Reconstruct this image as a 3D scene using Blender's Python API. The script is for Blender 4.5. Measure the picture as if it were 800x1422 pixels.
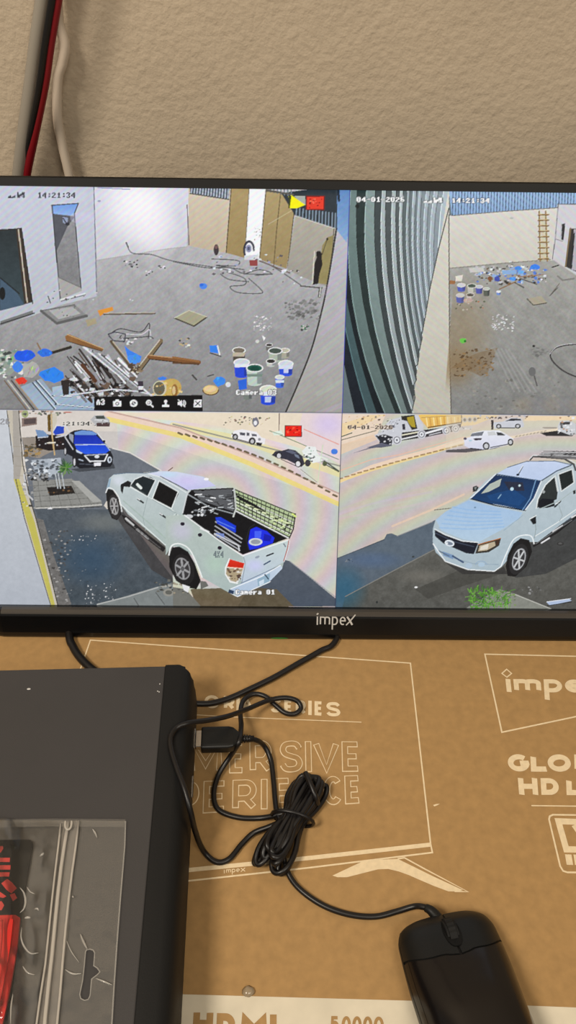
import bpy, bmesh, math, random
import numpy as np
from mathutils import Vector, Matrix

for o in list(bpy.data.objects):
    bpy.data.objects.remove(o, do_unlink=True)
scene = bpy.context.scene
COL = scene.collection

# ------------------------------------------------------------------ camera
FPX = 1100.0                      # focal length in pixels of the 800 x 1422 frame
CAM_H = 0.49478                   # height above the carton's top
PITCH, ROLL, YAW = math.radians(44), 0.0172, 0.0119
Fw = np.array([math.sin(YAW)*math.cos(PITCH), math.cos(YAW)*math.cos(PITCH), -math.sin(PITCH)])
R0 = np.array([math.cos(YAW), -math.sin(YAW), 0.0])
D0 = np.cross(Fw, R0)
Rt = math.cos(ROLL)*R0 - math.sin(ROLL)*D0
Dn = math.sin(ROLL)*R0 + math.cos(ROLL)*D0
CAM = np.array([0.0, 0.0, CAM_H])
cd = bpy.data.cameras.new('camera')
cam = bpy.data.objects.new('camera', cd)
COL.objects.link(cam)
cd.sensor_fit = 'HORIZONTAL'
cd.sensor_width = 36.0
cd.lens = 36.0*FPX/800.0
cd.clip_start = 0.01
m = Matrix.Identity(4)
for i in range(3):
    m[i][0] = Rt[i]; m[i][1] = -Dn[i]; m[i][2] = -Fw[i]; m[i][3] = CAM[i]
cam.matrix_world = m
scene.camera = cam

# ------------------------------------------------------------------ light
world = bpy.data.worlds.new('world')
scene.world = world
world.use_nodes = True
bg = world.node_tree.nodes['Background']
bg.inputs[0].default_value = (1.0, 0.92, 0.80, 1)
bg.inputs[1].default_value = 0.20

def area(name, loc, target, size, power, color):
    ld = bpy.data.lights.new(name, 'AREA')
    ld.shape = 'DISK'; ld.size = size; ld.energy = power; ld.color = color
    o = bpy.data.objects.new(name, ld); COL.objects.link(o)
    o.location = loc
    o.rotation_euler = (Vector(target)-Vector(loc)).to_track_quat('-Z', 'Y').to_euler()
    return o
area('ceiling_lamp_light', (-0.85, -0.45, 1.7), (0, 0.3, 0), 0.5, 24, (1.0, 0.90, 0.76))
area('room_lamp_light', (0.7, -1.0, 1.9), (0, 0.3, 0), 0.9, 15, (1.0, 0.91, 0.77))

scene.view_settings.view_transform = 'Standard'
scene.view_settings.look = 'None'
scene.view_settings.gamma = 1.0
scene.view_settings.exposure = 0.0
scene.view_settings.use_curve_mapping = False

# ------------------------------------------------------------------ pixel rays to surfaces
def ray(px, py):
    return Rt*((px-400.0)/FPX) + Dn*((py-711.0)/FPX) + Fw
def on_z(px, py, z=0.0):          # point of the horizontal plane at height z
    d = ray(px, py)
    return Vector(CAM + d*((z-CAM_H)/d[2]))
def on_y(px, py, y):              # point of the vertical plane at distance y
    d = ray(px, py)
    return Vector(CAM + d*(y/d[1]))
LEAN = 0.4282
TV_O = np.array([0.04245, 0.3789, 0.0])
TV_UP = np.array([0.0, math.sin(LEAN), math.cos(LEAN)])
TV_N = np.array([0.0, -math.cos(LEAN), math.sin(LEAN)])
def on_tv(pts, off=0.0):          # (u, v) in metres on the leaning screen plane
    pts = np.asarray(pts, float)
    d = Rt[None]*((pts[:, 0:1]-400)/FPX) + Dn[None]*((pts[:, 1:2]-711)/FPX) + Fw[None]
    o = TV_O + TV_N*off
    t = ((o-CAM) @ TV_N)/(d @ TV_N)
    P = CAM[None] + d*t[:, None] - o[None]
    return np.stack([P[:, 0], P @ TV_UP], 1)
def tvp(u, v, t=0.0):
    return Vector(TV_O + np.array([u, 0, 0]) + TV_UP*v + TV_N*t)

# ------------------------------------------------------------------ helpers
def lin(c):
    r = []
    for x in c[:3]:
        x = x/255.0
        r.append(x/12.92 if x <= 0.04045 else ((x+0.055)/1.055)**2.4)
    return (*r, 1.0)

def mat(name, rgb, rough=0.5, spec=0.5, metal=0.0, bump=None, vary=None, coat=0.0):
    """rgb 0-255; bump=(scale, strength, detail); vary=(scale, amount)"""
    mt = bpy.data.materials.new(name); mt.use_nodes = True
    nt = mt.node_tree; b = nt.nodes['Principled BSDF']
    b.inputs['Base Color'].default_value = lin(rgb)
    b.inputs['Roughness'].default_value = rough
    b.inputs['Specular IOR Level'].default_value = spec
    b.inputs['Metallic'].default_value = metal
    b.inputs['Coat Weight'].default_value = coat
    geo = nt.nodes.new('ShaderNodeNewGeometry')
    if vary:
        n = nt.nodes.new('ShaderNodeTexNoise'); n.inputs['Scale'].default_value = vary[0]; n.inputs['Detail'].default_value = 5
        nt.links.new(geo.outputs['Position'], n.inputs['Vector'])
        rp = nt.nodes.new('ShaderNodeValToRGB')
        rp.color_ramp.elements[0].position = 0.3; rp.color_ramp.elements[1].position = 0.7
        a = vary[1]
        rp.color_ramp.elements[0].color = lin([max(0, x*(1-a)) for x in rgb])
        rp.color_ramp.elements[1].color = lin([min(255, x*(1+a)) for x in rgb])
        nt.links.new(n.outputs['Fac'], rp.inputs['Fac'])
        nt.links.new(rp.outputs['Color'], b.inputs['Base Color'])
    if bump:
        n = nt.nodes.new('ShaderNodeTexNoise'); n.inputs['Scale'].default_value = bump[0]
        n.inputs['Detail'].default_value = bump[2] if len(bump) > 2 else 3
        nt.links.new(geo.outputs['Position'], n.inputs['Vector'])
        bp = nt.nodes.new('ShaderNodeBump'); bp.inputs['Strength'].default_value = bump[1]; bp.inputs['Distance'].default_value = 0.001
        nt.links.new(n.outputs['Fac'], bp.inputs['Height'])
        nt.links.new(bp.outputs['Normal'], b.inputs['Normal'])
    return mt

def emit(name, rgb, s=1.0):
    mt = bpy.data.materials.new(name); mt.use_nodes = True
    b = mt.node_tree.nodes['Principled BSDF']
    b.inputs['Base Color'].default_value = (0, 0, 0, 1)
    b.inputs['Emission Color'].default_value = lin(rgb)
    b.inputs['Emission Strength'].default_value = s
    return mt

def mesh(name, verts, faces, material, parent=None, smooth=False):
    me = bpy.data.meshes.new(name)
    me.from_pydata([tuple(v) for v in verts], [], faces)
    me.update()
    if smooth:
        me.polygons.foreach_set('use_smooth', [True]*len(me.polygons))
    me.materials.append(material)
    o = bpy.data.objects.new(name, me); COL.objects.link(o)
    if parent is not None: o.parent = parent
    return o

def from_bm(name, bm, material, parent=None, smooth=False):
    me = bpy.data.meshes.new(name); bm.to_mesh(me); bm.free()
    if smooth: me.polygons.foreach_set('use_smooth', [True]*len(me.polygons))
    me.materials.append(material)
    o = bpy.data.objects.new(name, me); COL.objects.link(o)
    if parent is not None: o.parent = parent
    return o

def tag(o, label, cat, group=None):
    o['label'] = label; o['category'] = cat
    if group: o['group'] = group
    return o
def thing(name, label, cat, group=None):
    o = bpy.data.objects.new(name, None); COL.objects.link(o)
    o.empty_display_size = 0.02
    return tag(o, label, cat, group)

def catmull(pts, n=8, closed=False):
    P = [Vector(p) for p in pts]; out = []
    k = len(P)
    rng = range(k) if closed else range(k-1)
    for i in rng:
        if closed:
            a, b, c, d = P[(i-1) % k], P[i], P[(i+1) % k], P[(i+2) % k]
        else:
            a, b, c, d = P[max(i-1, 0)], P[i], P[i+1], P[min(i+2, k-1)]
        for j in range(n):
            t = j/n
            out.append(0.5*((2*b)+(c-a)*t+(2*a-5*b+4*c-d)*t*t+(3*b-a-3*c+d)*t**3))
    if not closed: out.append(P[-1].copy())
    return out

def tube_geo(path, r, n=10, closed=False, flat=1.0):
    P = [Vector(p) for p in path]; k = len(P)
    V = []; F = []
    nrm = None
    for i in range(k):
        if closed: t = P[(i+1) % k]-P[i-1]
        else: t = P[min(i+1, k-1)]-P[max(i-1, 0)]
        t.normalize()
        if nrm is None:
            up = Vector((0, 0, 1)) if abs(t.z) < 0.9 else Vector((1, 0, 0))
            nrm = up - t*up.dot(t)
        else: nrm = nrm - t*nrm.dot(t)
        nrm.normalize(); bn = t.cross(nrm)
        rr = r(i/(k-1)) if callable(r) else r
        for j in range(n):
            a = 2*math.pi*j/n
            V.append(P[i]+nrm*(math.cos(a)*rr*flat)+bn*(math.sin(a)*rr))
    for i in range(k if closed else k-1):
        for j in range(n):
            a = i*n+j; b = i*n+(j+1) % n
            c = ((i+1) % k)*n+(j+1) % n; d = ((i+1) % k)*n+j
            F.append((a, b, c, d))
    if not closed:
        F.append(tuple(range(n-1, -1, -1))); F.append(tuple((k-1)*n+j for j in range(n)))
    return V, F
def tube(name, path, r, material, parent=None, n=10, closed=False):
    V, F = tube_geo(path, r, n, closed)
    return mesh(name, V, F, material, parent, True)

def prism(name, pts, vec, material, parent=None, bevel=0.0, seg=2, smooth=False):
    """solid from a 3D outline pushed along vec"""
    bm = bmesh.new()
    a = [bm.verts.new(p) for p in pts]
    f = bm.faces.new(a)
    r = bmesh.ops.extrude_face_region(bm, geom=[f])
    vs = [g for g in r['geom'] if isinstance(g, bmesh.types.BMVert)]
    bmesh.ops.translate(bm, verts=vs, vec=vec)
    bmesh.ops.recalc_face_normals(bm, faces=bm.faces)
    if bevel > 0:
        bmesh.ops.bevel(bm, geom=list(bm.edges), offset=bevel, segments=seg, affect='EDGES', profile=0.6)
    return from_bm(name, bm, material, parent, smooth)

def box(name, lo, hi, material, parent=None, bevel=0.0, seg=2):
    x0, y0, z0 = lo; x1, y1, z1 = hi
    return prism(name, [(x0, y0, z0), (x1, y0, z0), (x1, y1, z0), (x0, y1, z0)], Vector((0, 0, z1-z0)), material, parent, bevel, seg)

# ------------------------------------------------------------------ materials
M_WALL = mat('wall_plaster', (194, 178, 156), 0.85, 0.2, vary=(7, 0.025))
nt = M_WALL.node_tree
geo = nt.nodes.new('ShaderNodeNewGeometry')
n1 = nt.nodes.new('ShaderNodeTexNoise'); n1.inputs['Scale'].default_value = 200; n1.inputs['Detail'].default_value = 3; n1.inputs['Roughness'].default_value = 0.55
n2 = nt.nodes.new('ShaderNodeTexNoise'); n2.inputs['Scale'].default_value = 48; n2.inputs['Detail'].default_value = 3
ad = nt.nodes.new('ShaderNodeMath'); ad.operation = 'MULTIPLY_ADD'; ad.inputs[1].default_value = 0.9
bp = nt.nodes.new('ShaderNodeBump'); bp.inputs['Strength'].default_value = 0.50; bp.inputs['Distance'].default_value = 0.0022
for n in (n1, n2): nt.links.new(geo.outputs['Position'], n.inputs['Vector'])
nt.links.new(n2.outputs['Fac'], ad.inputs[0]); nt.links.new(n1.outputs['Fac'], ad.inputs[2])
nt.links.new(ad.outputs[0], bp.inputs['Height'])
nt.links.new(bp.outputs['Normal'], nt.nodes['Principled BSDF'].inputs['Normal'])

M_CARD = mat('cardboard', (172, 136, 88), 0.75, 0.25, bump=(420, 0.12, 4), vary=(160, 0.04))
M_INK = mat('cream_ink', (236, 214, 176), 0.65, 0.25, vary=(300, 0.03))
M_BAND = mat('white_print_band', (222, 212, 190), 0.65, 0.25, vary=(60, 0.03))
M_BLACK = mat('black_gloss_plastic', (13, 13, 14), 0.22, 0.5)
M_BEZEL = mat('black_satin_plastic', (14, 13, 13), 0.42, 0.4)
M_SHELL = mat('black_matt_plastic', (18, 18, 18), 0.6, 0.4, bump=(900, 0.2))
M_DVR = mat('recorder_steel_grey', (64, 62, 62), 0.6, 0.3, bump=(1500, 0.1), vary=(12, 0.03))
M_DVRP = mat('recorder_front_plastic', (25, 25, 25), 0.55, 0.25, bump=(1100, 0.08))
M_CABLE = mat('black_cable_rubber', (17, 14, 14), 0.38, 0.5)
M_MOUSE = mat('mouse_satin_black', (17, 18, 18), 0.42, 0.38, bump=(1400, 0.06))
M_MOUSEG = mat('mouse_gloss_black', (20, 17, 17), 0.20, 0.42)
M_MOUSED = mat('mouse_groove_black', (7, 7, 7), 0.6, 0.3)
M_RUB = mat('wheel_rubber', (26, 26, 26), 0.7, 0.3)
M_STEEL = mat('bright_steel', (200, 198, 195), 0.25, 0.5, 1.0)
M_LOGO = mat('silver_logo_ink', (205, 203, 200), 0.4, 0.5)
M_GREY = mat('grey_cable_sheath', (150, 142, 130), 0.6, 0.35)
M_WHITE = mat('white_cable_sheath', (205, 190, 172), 0.5, 0.4)
M_RED = mat('red_cable_sheath', (124, 14, 24), 0.4, 0.4)
M_PBLK = mat('packet_black_card', (10, 10, 9), 0.6, 0.25)
M_PRED = mat('packet_red_plastic', (205, 36, 30), 0.32, 0.5)
M_PINK = mat('packet_red_print', (206, 62, 56), 0.5, 0.4)
M_FLOOR = mat('floor_tile', (150, 140, 125), 0.5, 0.4, vary=(5, 0.05))

# ------------------------------------------------------------------ the room
Y_WALL = 0.555
Z_FLOOR = -0.115
w = mesh('wall_back', [(-2.2, Y_WALL, Z_FLOOR), (2.2, Y_WALL, Z_FLOOR), (2.2, Y_WALL, 2.4), (-2.2, Y_WALL, 2.4),
                       (-2.2, Y_WALL+0.1, Z_FLOOR), (2.2, Y_WALL+0.1, Z_FLOOR), (2.2, Y_WALL+0.1, 2.4), (-2.2, Y_WALL+0.1, 2.4)],
         [(0, 1, 2, 3), (5, 4, 7, 6), (4, 0, 3, 7), (1, 5, 6, 2), (3, 2, 6, 7), (4, 5, 1, 0)], M_WALL)
w['kind'] = 'structure'
fl = mesh('floor', [(-2.2, -2.0, Z_FLOOR), (2.2, -2.0, Z_FLOOR), (2.2, Y_WALL, Z_FLOOR), (-2.2, Y_WALL, Z_FLOOR)], [(0, 1, 2, 3)], M_FLOOR)
fl['kind'] = 'structure'

# ------------------------------------------------------------------ stroke lettering
def arc(cx, cy, rx, ry, a0, a1, n=14):
    return [(cx+rx*math.cos(math.radians(a0+(a1-a0)*i/n)), cy+ry*math.sin(math.radians(a0+(a1-a0)*i/n))) for i in range(n+1)]
def sm(pts): return [(v.x, v.y) for v in catmull([(x, y, 0) for x, y in pts], 5)]
S_ = sm([(.97, .82), (.8, .97), (.5, 1), (.16, .94), (.03, .76), (.16, .59), (.5, .5), (.84, .42), (.98, .24), (.84, .06), (.5, 0), (.18, .03), (0, .18)])
GL = {
 'I': [[(.5, 0), (.5, 1)]], 'L': [[(0, 1), (0, 0), (1, 0)]], 'H': [[(0, 0), (0, 1)], [(1, 0), (1, 1)], [(0, .5), (1, .5)]],
 'E': [[(1, 1), (0, 1), (0, 0), (1, 0)], [(0, .5), (.9, .5)]], 'D': [[(0, 0), (0, 1), (.45, 1)]+arc(.45, .5, .55, .5, 90, -90)+[(0, 0)]],
 'M': [[(0, 0), (0, 1), (.5, .2), (1, 1), (1, 0)]], 'V': [[(0, 1), (.5, 0), (1, 1)]], 'N': [[(0, 0), (0, 1), (1, 0), (1, 1)]],
 'R': [[(0, 0), (0, 1), (.55, 1)]+arc(.55, .68, .43, .32, 90, -90)+[(0, .36)], [(.55, .36), (1, 0)]],
 'P': [[(0, 0), (0, 1), (.55, 1)]+arc(.55, .66, .43, .34, 90, -90)+[(0, .32)]],
 'B': [[(0, 0), (0, 1), (.5, 1)]+arc(.5, .76, .4, .24, 90, -90)+[(0, .52)], [(.5, .52)]+arc(.55, .26, .43, .26, 90, -90)+[(0, 0)]],
 'A': [[(0, 0), (.5, 1), (1, 0)], [(.2, .3), (.8, .3)]], 'O': [arc(.5, .5, .5, .5, 0, 360, 30)],
 'C': [arc(.52, .5, .52, .5, 42, 318, 24)], 'G': [arc(.5, .5, .5, .5, 45, 350, 24)+[(.98, .47), (.58, .47)]],
 'S': [S_], 'X': [[(0, 0), (1, 1)], [(0, 1), (1, 0)]], 'T': [[(0, 1), (1, 1)], [(.5, 1), (.5, 0)]], 'Y': [[(0, 1), (.5, .5), (1, 1)], [(.5, .5), (.5, 0)]],
 '5': [[(.9, 1), (.12, 1), (.06, .58)]+arc(.45, .34, .5, .34, 130, -150, 18)], '0': [arc(.5, .5, .5, .5, 0, 360, 28)],
 'i': [[(.5, 0), (.5, 1)]], 'm': [[(0, 0), (0, 1), (.3, 1)]+arc(.3, .78, .2, .22, 90, 0, 6)+[(.5, 0)], [(.5, .78)]+arc(.7, .78, .3, .22, 120, 0, 8)+[(1, 0)]],
 'p': [[(0, -.55), (0, 1), (.5, 1)]+arc(.5, .5, .5, .5, 90, -90, 12)+[(0, 0)]],
 'e': [[(.04, .5), (.98, .5)]+arc(.5, .5, .5, .5, 0, 300, 22)], 'x': [[(0, 0), (1, 1)], [(0, 1), (1, 0)]],
}
def ribbon(P, wd, nrm, closed=False):
    """flat strip of width wd along the 3D polyline P lying in the plane with normal nrm"""
    P = [Vector(p) for p in P]
    if not closed and len(P) > 2 and (P[0]-P[-1]).length < 1e-6: P = P[:-1]; closed = True
    Q = [P[0]]
    for p in P[1:]:
        if (p-Q[-1]).length > 2e-5: Q.append(p)
    P = Q
    k = len(P); V = []; F = []
    for i in range(k):
        a = P[i]-P[i-1] if (closed or i > 0) else P[1]-P[0]
        b = P[(i+1) % k]-P[i] if (closed or i < k-1) else P[-1]-P[-2]
        a.normalize(); b.normalize()
        na = nrm.cross(a); nb = nrm.cross(b); mm = na+nb
        if mm.length < 1e-4: mm = na.copy()
        mm.normalize()
        s = 1.0/max(0.62, mm.dot(na))
        lift = nrm*(4e-6*i)      # strokes that cross themselves stay apart
        V += [P[i]+mm*(wd/2*s)+lift, P[i]-mm*(wd/2*s)+lift]
    for i in range(k if closed else k-1):
        j = (i+1) % k
        F.append((2*i, 2*i+1, 2*j+1, 2*j))
    if F and (V[F[0][1]]-V[F[0][0]]).cross(V[F[0][2]]-V[F[0][0]]).dot(nrm) < 0: F = [q[::-1] for q in F]
    return V, F
def merge(parts):
    V = []; F = []
    for v, f in parts:
        b = len(V); V += v; F += [tuple(i+b for i in q) for q in f]
    return V, F
def letters(spec, corner, wd, nrm, inset=None):
    """spec: (glyph, x0, x1) with x in 0..1 along the line; corner(s, t) -> 3D; wd stroke width"""
    parts = []
    cut = 0.0 if inset is None else (inset-wd)/2; ins = inset or wd
    p0 = corner(0, 0); wu = ins/(corner(1, 0)-p0).length; wv = ins/(corner(0, 1)-p0).length
    for g, x0, x1 in spec:
        for ip, pl in enumerate(GL[g]):
            pts = []
            for x, y in pl:
                xx = x0+wu/2+(x1-x0-wu)*x if x1-x0 > wu*1.05 else (x0+x1)/2
                yy = wv/2+(1-wv)*y
                if (y in (0, 1) and g in 'IHiXx') : yy = y
                if y == -.55: yy = y
                pts.append(corner(xx, yy)+nrm*(1.6e-5*ip))
            if cut and (pts[0]-pts[-1]).length > 1e-6:
                pts[0] = pts[0]+(pts[1]-pts[0]).normalized()*cut; pts[-1] = pts[-1]+(pts[-2]-pts[-1]).normalized()*cut
            parts.append(ribbon(pts, wd, nrm))
    return merge(parts)
UPZ = Vector((0, 0, 1))
def quad_z(bl, br, tl, tr, z):
    a, b, c, d = (on_z(*p, 0.0) for p in (bl, br, tl, tr))
    def f(s, t):
        v = (a*(1-s)+b*s)*(1-t)+(c*(1-s)+d*s)*t
        v.z = z
        return v
    return f

# ------------------------------------------------------------------ cardboard carton
carton = thing('cardboard_box', 'brown cardboard television carton with cream print under the mouse and recorder', 'box')
BX0, BX1, BY0, BY1 = -0.305, 0.335, 0.062, 0.535
carton.location = (0.015, 0.3, Z_FLOOR)
bpy.context.view_layer.update()
def unparented_fix(o, par):
    o.parent = par; o.matrix_parent_inverse = Matrix.Translation(-par.location)
def bpart(o): unparented_fix(o, carton); return o
bpart(box('carton_body', (BX0, BY0, Z_FLOOR), (BX1, BY1, 0.0), M_CARD, None, 0.0015, 2))
ZP = 0.00012
def pr_poly(name, pts, material=None, z=ZP):
    V = [on_z(x, y, 0.0) for x, y in pts]
    for v in V: v.z = z
    bm = bmesh.new(); vs = [bm.verts.new(v) for v in V]
    f = bm.faces.new(vs); f.normal_update()
    if f.normal.z < 0: f.normal_flip()
    bmesh.ops.triangulate(bm, faces=[f])
    return bpart(from_bm(name, bm, material or M_INK))
def pr_line(name, segs, wd=0.0009, z=ZP):
    parts = []
    for pts in segs:
        P = [on_z(x, y, 0.0) for x, y in pts]
        for v in P: v.z = z
        parts.append(ribbon(P, wd, UPZ))
    V, F = merge(parts)
    return bpart(mesh(name, V, F, M_INK))
def pr_text(name, spec, bl, br, tl, tr, wd, material=None, z=ZP, rel=True, inset=None):
    """spec x in photo pixels along the baseline when rel"""
    if rel:
        L = br[0]-bl[0]; spec = [(g, (a-bl[0])/L, (b-bl[0])/L) for g, a, b in spec]
    V, F = letters(spec, quad_z(bl, br, tl, tr, z), wd, UPZ, inset)
    return bpart(mesh(name, V, F, material or M_INK))
# drawing of a television
pr_line('printed_screen_outline', [[(108, 940), (125.6, 889), (570, 921), (598, 1172)]], 0.0010)
pr_line('printed_screen_edge', [[(270-60, 1213.5), (430, 1191.5), (598, 1173)]], 0.0026)
pr_line('printed_base_outline', [[(210, 1229), (430, 1205), (600.5, 1184), (598, 1172)]], 0.0010)
pr_text('printed_small_lettering', [('i', 310, 313), ('m', 314, 321), ('p', 322, 327), ('e', 328, 333), ('x', 334, 341)],
        (310, 1213), (341, 1210), (310, 1208), (341, 1205), 0.0005)
K4 = lambda L: [(430+x/3.478, 1170+y/3.478) for x, y in L]
pr_poly('printed_stand', K4([(110, 160), (180, 127), (250, 94), (330, 84), (425, 79), (480, 106), (600, 165), (740, 230), (715, 237), (670, 236), (600, 210), (530, 180), (480, 158), (430, 140), (380, 128), (330, 130), (270, 145), (180, 168), (135, 168)]))
pr_line('printed_stand_outline', [K4([(425, 79), (458, 74), (560, 130), (765, 238), (700, 236)])], 0.0009)
pr_text('printed_series_lettering', [('O', 284, 305), ('R', 311, 326), ('I', 329, 333), ('A', 334, 352), ('S', 376, 391), ('E', 395, 407), ('R', 411, 425), ('I', 428.5, 433), ('E', 437, 449), ('S', 453, 473)],
        (284, 983), (473, 996), (284, 965), (473, 975.5), 0.0025)
pr_line('printed_rule', [[(240, 991), (329, 996), (502, 1003)]], 0.0006)
for z, wd, mt, nm in ((ZP, 0.0044, M_INK, 'printed_outline_lettering'), (ZP+0.0003, 0.0031, M_CARD, 'lettering_inside')):
    pr_text(nm, [('M', 262, 309), ('E', 318, 341), ('R', 346.5, 378), ('S', 388, 421), ('I', 424, 433), ('V', 435, 472), ('E', 475, 502)],
            (262, 1075), (502, 1071), (262, 1027), (501, 1030.6), wd, mt, z, True, 0.0044)
    pr_text(nm, [('P', 249, 276), ('E', 281, 315), ('R', 321.5, 356), ('I', 361, 371), ('E', 378.5, 405), ('N', 411, 446), ('C', 449, 476), ('E', 479, 503.5)],
            (249, 1132), (503.5, 1115), (251, 1086), (502, 1077), wd, mt, z, True, 0.0044)
# brand panel
pr_line('printed_brand_frame', [[(905, 914), (673.4, 908.5), (697, 1017), (905, 973), (905, 914)]], 0.0011)
pr_text('printed_brand_lettering', [('i', 703.5, 711), ('m', 714.5, 752), ('p', 756, 781), ('e', 785, 811), ('x', 815, 843)],
        (703.5, 961), (843, 962.5), (701.5, 943), (843, 944), 0.0036)
pr_line('printed_brand_diamond', [[(703.7, 929.5), (710.5, 935.3), (704, 940.5), (697, 935.3), (703.7, 929.5)]], 0.0009)
pr_text('printed_heading_lettering', [('G', 706, 736), ('L', 737.5, 763), ('O', 761, 793), ('B', 798, 822), ('A', 823, 853), ('L', 857, 880)],
        (706, 1071.4), (880, 1072.5), (704.5, 1047.5), (880, 1048), 0.0038)
pr_text('printed_heading_lettering', [('H', 721, 747.6), ('D', 752, 776.5), ('L', 787, 807), ('E', 811, 832), ('D', 836, 862)],
        (721, 1103.6), (862, 1105), (719, 1080.6), (862, 1081), 0.0036)
pr_line('printed_rule', [[(738, 1118.8), (900, 1121)]], 0.0008)
pr_line('printed_badge_frame', [[(768, 1131.5), (763.5, 1133.5), (762.5, 1138), (778, 1203), (782, 1209.5), (788, 1211.5), (895, 1213), (905, 1208), (890, 1140), (884, 1133), (768, 1131.5)]], 0.0011)
pr_line('printed_badge_mark', [[(805, 1141.5), (775.5, 1140.5), (786.5, 1179.5), (805, 1180)]], 0.0040)
pr_line('printed_badge_mark', [[(797, 1146), (806, 1160), (812, 1146)]], 0.0034)
pr_text('printed_badge_lettering', [('H', 787, 796), ('D', 798.5, 808)], (787, 1201), (808, 1201.5), (784.5, 1186.5), (806, 1187), 0.0021)
# white band with brown lettering
band = pr_poly('printed_band', [(205, 1379.5), (260, 1381), (580, 1390), (745, 1397), (1000, 1407), (1236, 1414), (1250, 1560), (205, 1560)], M_BAND)
pr_text('printed_band_lettering', [('H', 267, 295), ('D', 300, 326), ('M', 334, 371), ('I', 376, 383)], (265, 1437), (383, 1440), (267, 1406), (383, 1409), 0.0036, M_CARD, ZP+0.0001)
pr_text('printed_band_lettering', [('5', 458, 471), ('0', 474, 487), ('0', 489, 502), ('0', 504, 517), ('0', 519, 533)], (457, 1436), (533, 1437), (458, 1411), (533, 1412), 0.0016, M_CARD, ZP+0.0001)
pr_poly('scuff_mark', [(601.5, 1118), (606, 1116.6), (611, 1116.3), (607, 1118.5), (603, 1120)])
# glue drop
gp = on_z(345, 1377, 0.001)
bm = bmesh.new(); bmesh.ops.create_icosphere(bm, subdivisions=2, radius=1)
rg = random.Random(3)
for v in bm.verts:
    s = 0.0032*(1+rg.uniform(-.18, .18))
    v.co = Vector((gp.x+v.co.x*s, gp.y+v.co.y*s*0.9, max(0.0003, 0.0006+v.co.z*s*0.6)))
M_GLUE = mat('clear_glue', (190, 170, 140), 0.2, 0.6); M_GLUE.node_tree.nodes['Principled BSDF'].inputs['Transmission Weight'].default_value = 0.4
tag(from_bm('glue_drop', bm, M_GLUE, None, True), 'small translucent glue drop at the edge of the white printed band', 'glue drop')
# ------------------------------------------------------------------ the picture on the screen
U0, U1 = -0.2655, 0.2655
V0, V1, VM = 0.0205, 0.3186, 0.1723
SC = 4000.0                                   # canvas cells per metre
CW, CH = int((U1-U0)*SC), int((V1-V0)*SC)
CV = np.zeros((CH, CW, 3), np.float32)
XM = int((0-U0)*SC); YM = int((V1-VM)*SC)
clip = [0, CW, 0, CH]
org = [0.0, 0.0, 1.0]
def crop(x, y, s): org[:] = [x, y, s]
def feed(i): clip[:] = [[0, XM, 0, YM], [XM, CW, 0, YM], [0, XM, YM, CH], [XM, CW, YM, CH]][i]
def cvp(pts):
    p = np.asarray(pts, float)/org[2]+np.array(org[:2])
    uv = on_tv(p)
    return np.stack([(uv[:, 0]-U0)*SC, (V1-uv[:, 1])*SC], 1)
def bbox(q, pad=1):
    x0 = max(clip[0], int(q[:, 0].min())-pad); x1 = min(clip[1], int(q[:, 0].max())+pad+1)
    y0 = max(clip[2], int(q[:, 1].min())-pad); y1 = min(clip[3], int(q[:, 1].max())+pad+1)
    return x0, x1, y0, y1
def pmask(q):
    x0, x1, y0, y1 = bbox(q)
    if x1 <= x0 or y1 <= y0: return None
    ys = np.arange(y0, y1)+0.5; xs = np.arange(x0, x1)+0.5
    mk = np.zeros((y1-y0, x1-x0), bool)
    k = len(q)
    for i in range(k):
        ax, ay = q[i]; bx, by = q[(i+1) % k]
        if ay == by: continue
        lo, hi = (ay, by) if ay < by else (by, ay)
        r = np.where((ys >= lo) & (ys < hi))[0]
        if len(r) == 0: continue
        xi = ax+(ys[r]-ay)*(bx-ax)/(by-ay)
        mk[r] ^= xs[None, :] >= xi[:, None]
    return mk, x0, x1, y0, y1
def put(mk, x0, x1, y0, y1, col, a):
    sub = CV[y0:y1, x0:x1]
    al = (mk*a)[..., None]
    sub[:] = sub*(1-al)+np.asarray(col, np.float32)*al
def poly(pts, col, a=1.0, col2=None, axis=1, nz=0, cell=6):
    """filled polygon; col2 = colour at the far end of a gradient along axis; nz = noise amplitude"""
    q = cvp(pts); r = pmask(q)
    if r is None: return
    mk, x0, x1, y0, y1 = r
    c = np.asarray(col, np.float32)
    if col2 is not None:
        L = q[:, axis].min(), q[:, axis].max()
        g = np.arange(y0, y1) if axis == 1 else np.arange(x0, x1)
        t = np.clip((g-L[0])/max(1, L[1]-L[0]), 0, 1).astype(np.float32)
        t = t[:, None, None] if axis == 1 else t[None, :, None]
        c = c*(1-t)+np.asarray(col2, np.float32)*t
    if nz:
        c = c+noise(y1-y0, x1-x0, cell)[..., None]*nz
    put(mk, x0, x1, y0, y1, c, a)
RNG = np.random.default_rng(5)
def noise(h, w, cell):
    out = np.zeros((h, w), np.float32); amp = 1.0
    for c in (cell*3, cell, max(1, cell/2.5)):
        gh, gw = int(h/c)+3, int(w/c)+3
        g = RNG.uniform(-1, 1, (gh, gw)).astype(np.float32)
        y = np.arange(h)/c; x = np.arange(w)/c
        yi = y.astype(int); xi = x.astype(int); fy = (y-yi)[:, None]; fx = (x-xi)[None]
        a = g[yi][:, xi]; b = g[yi][:, xi+1]; d = g[yi+1][:, xi]; e = g[yi+1][:, xi+1]
        out += amp*((a*(1-fx)+b*fx)*(1-fy)+(d*(1-fx)+e*fx)*fy); amp *= 0.75
    return out*0.55
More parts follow.
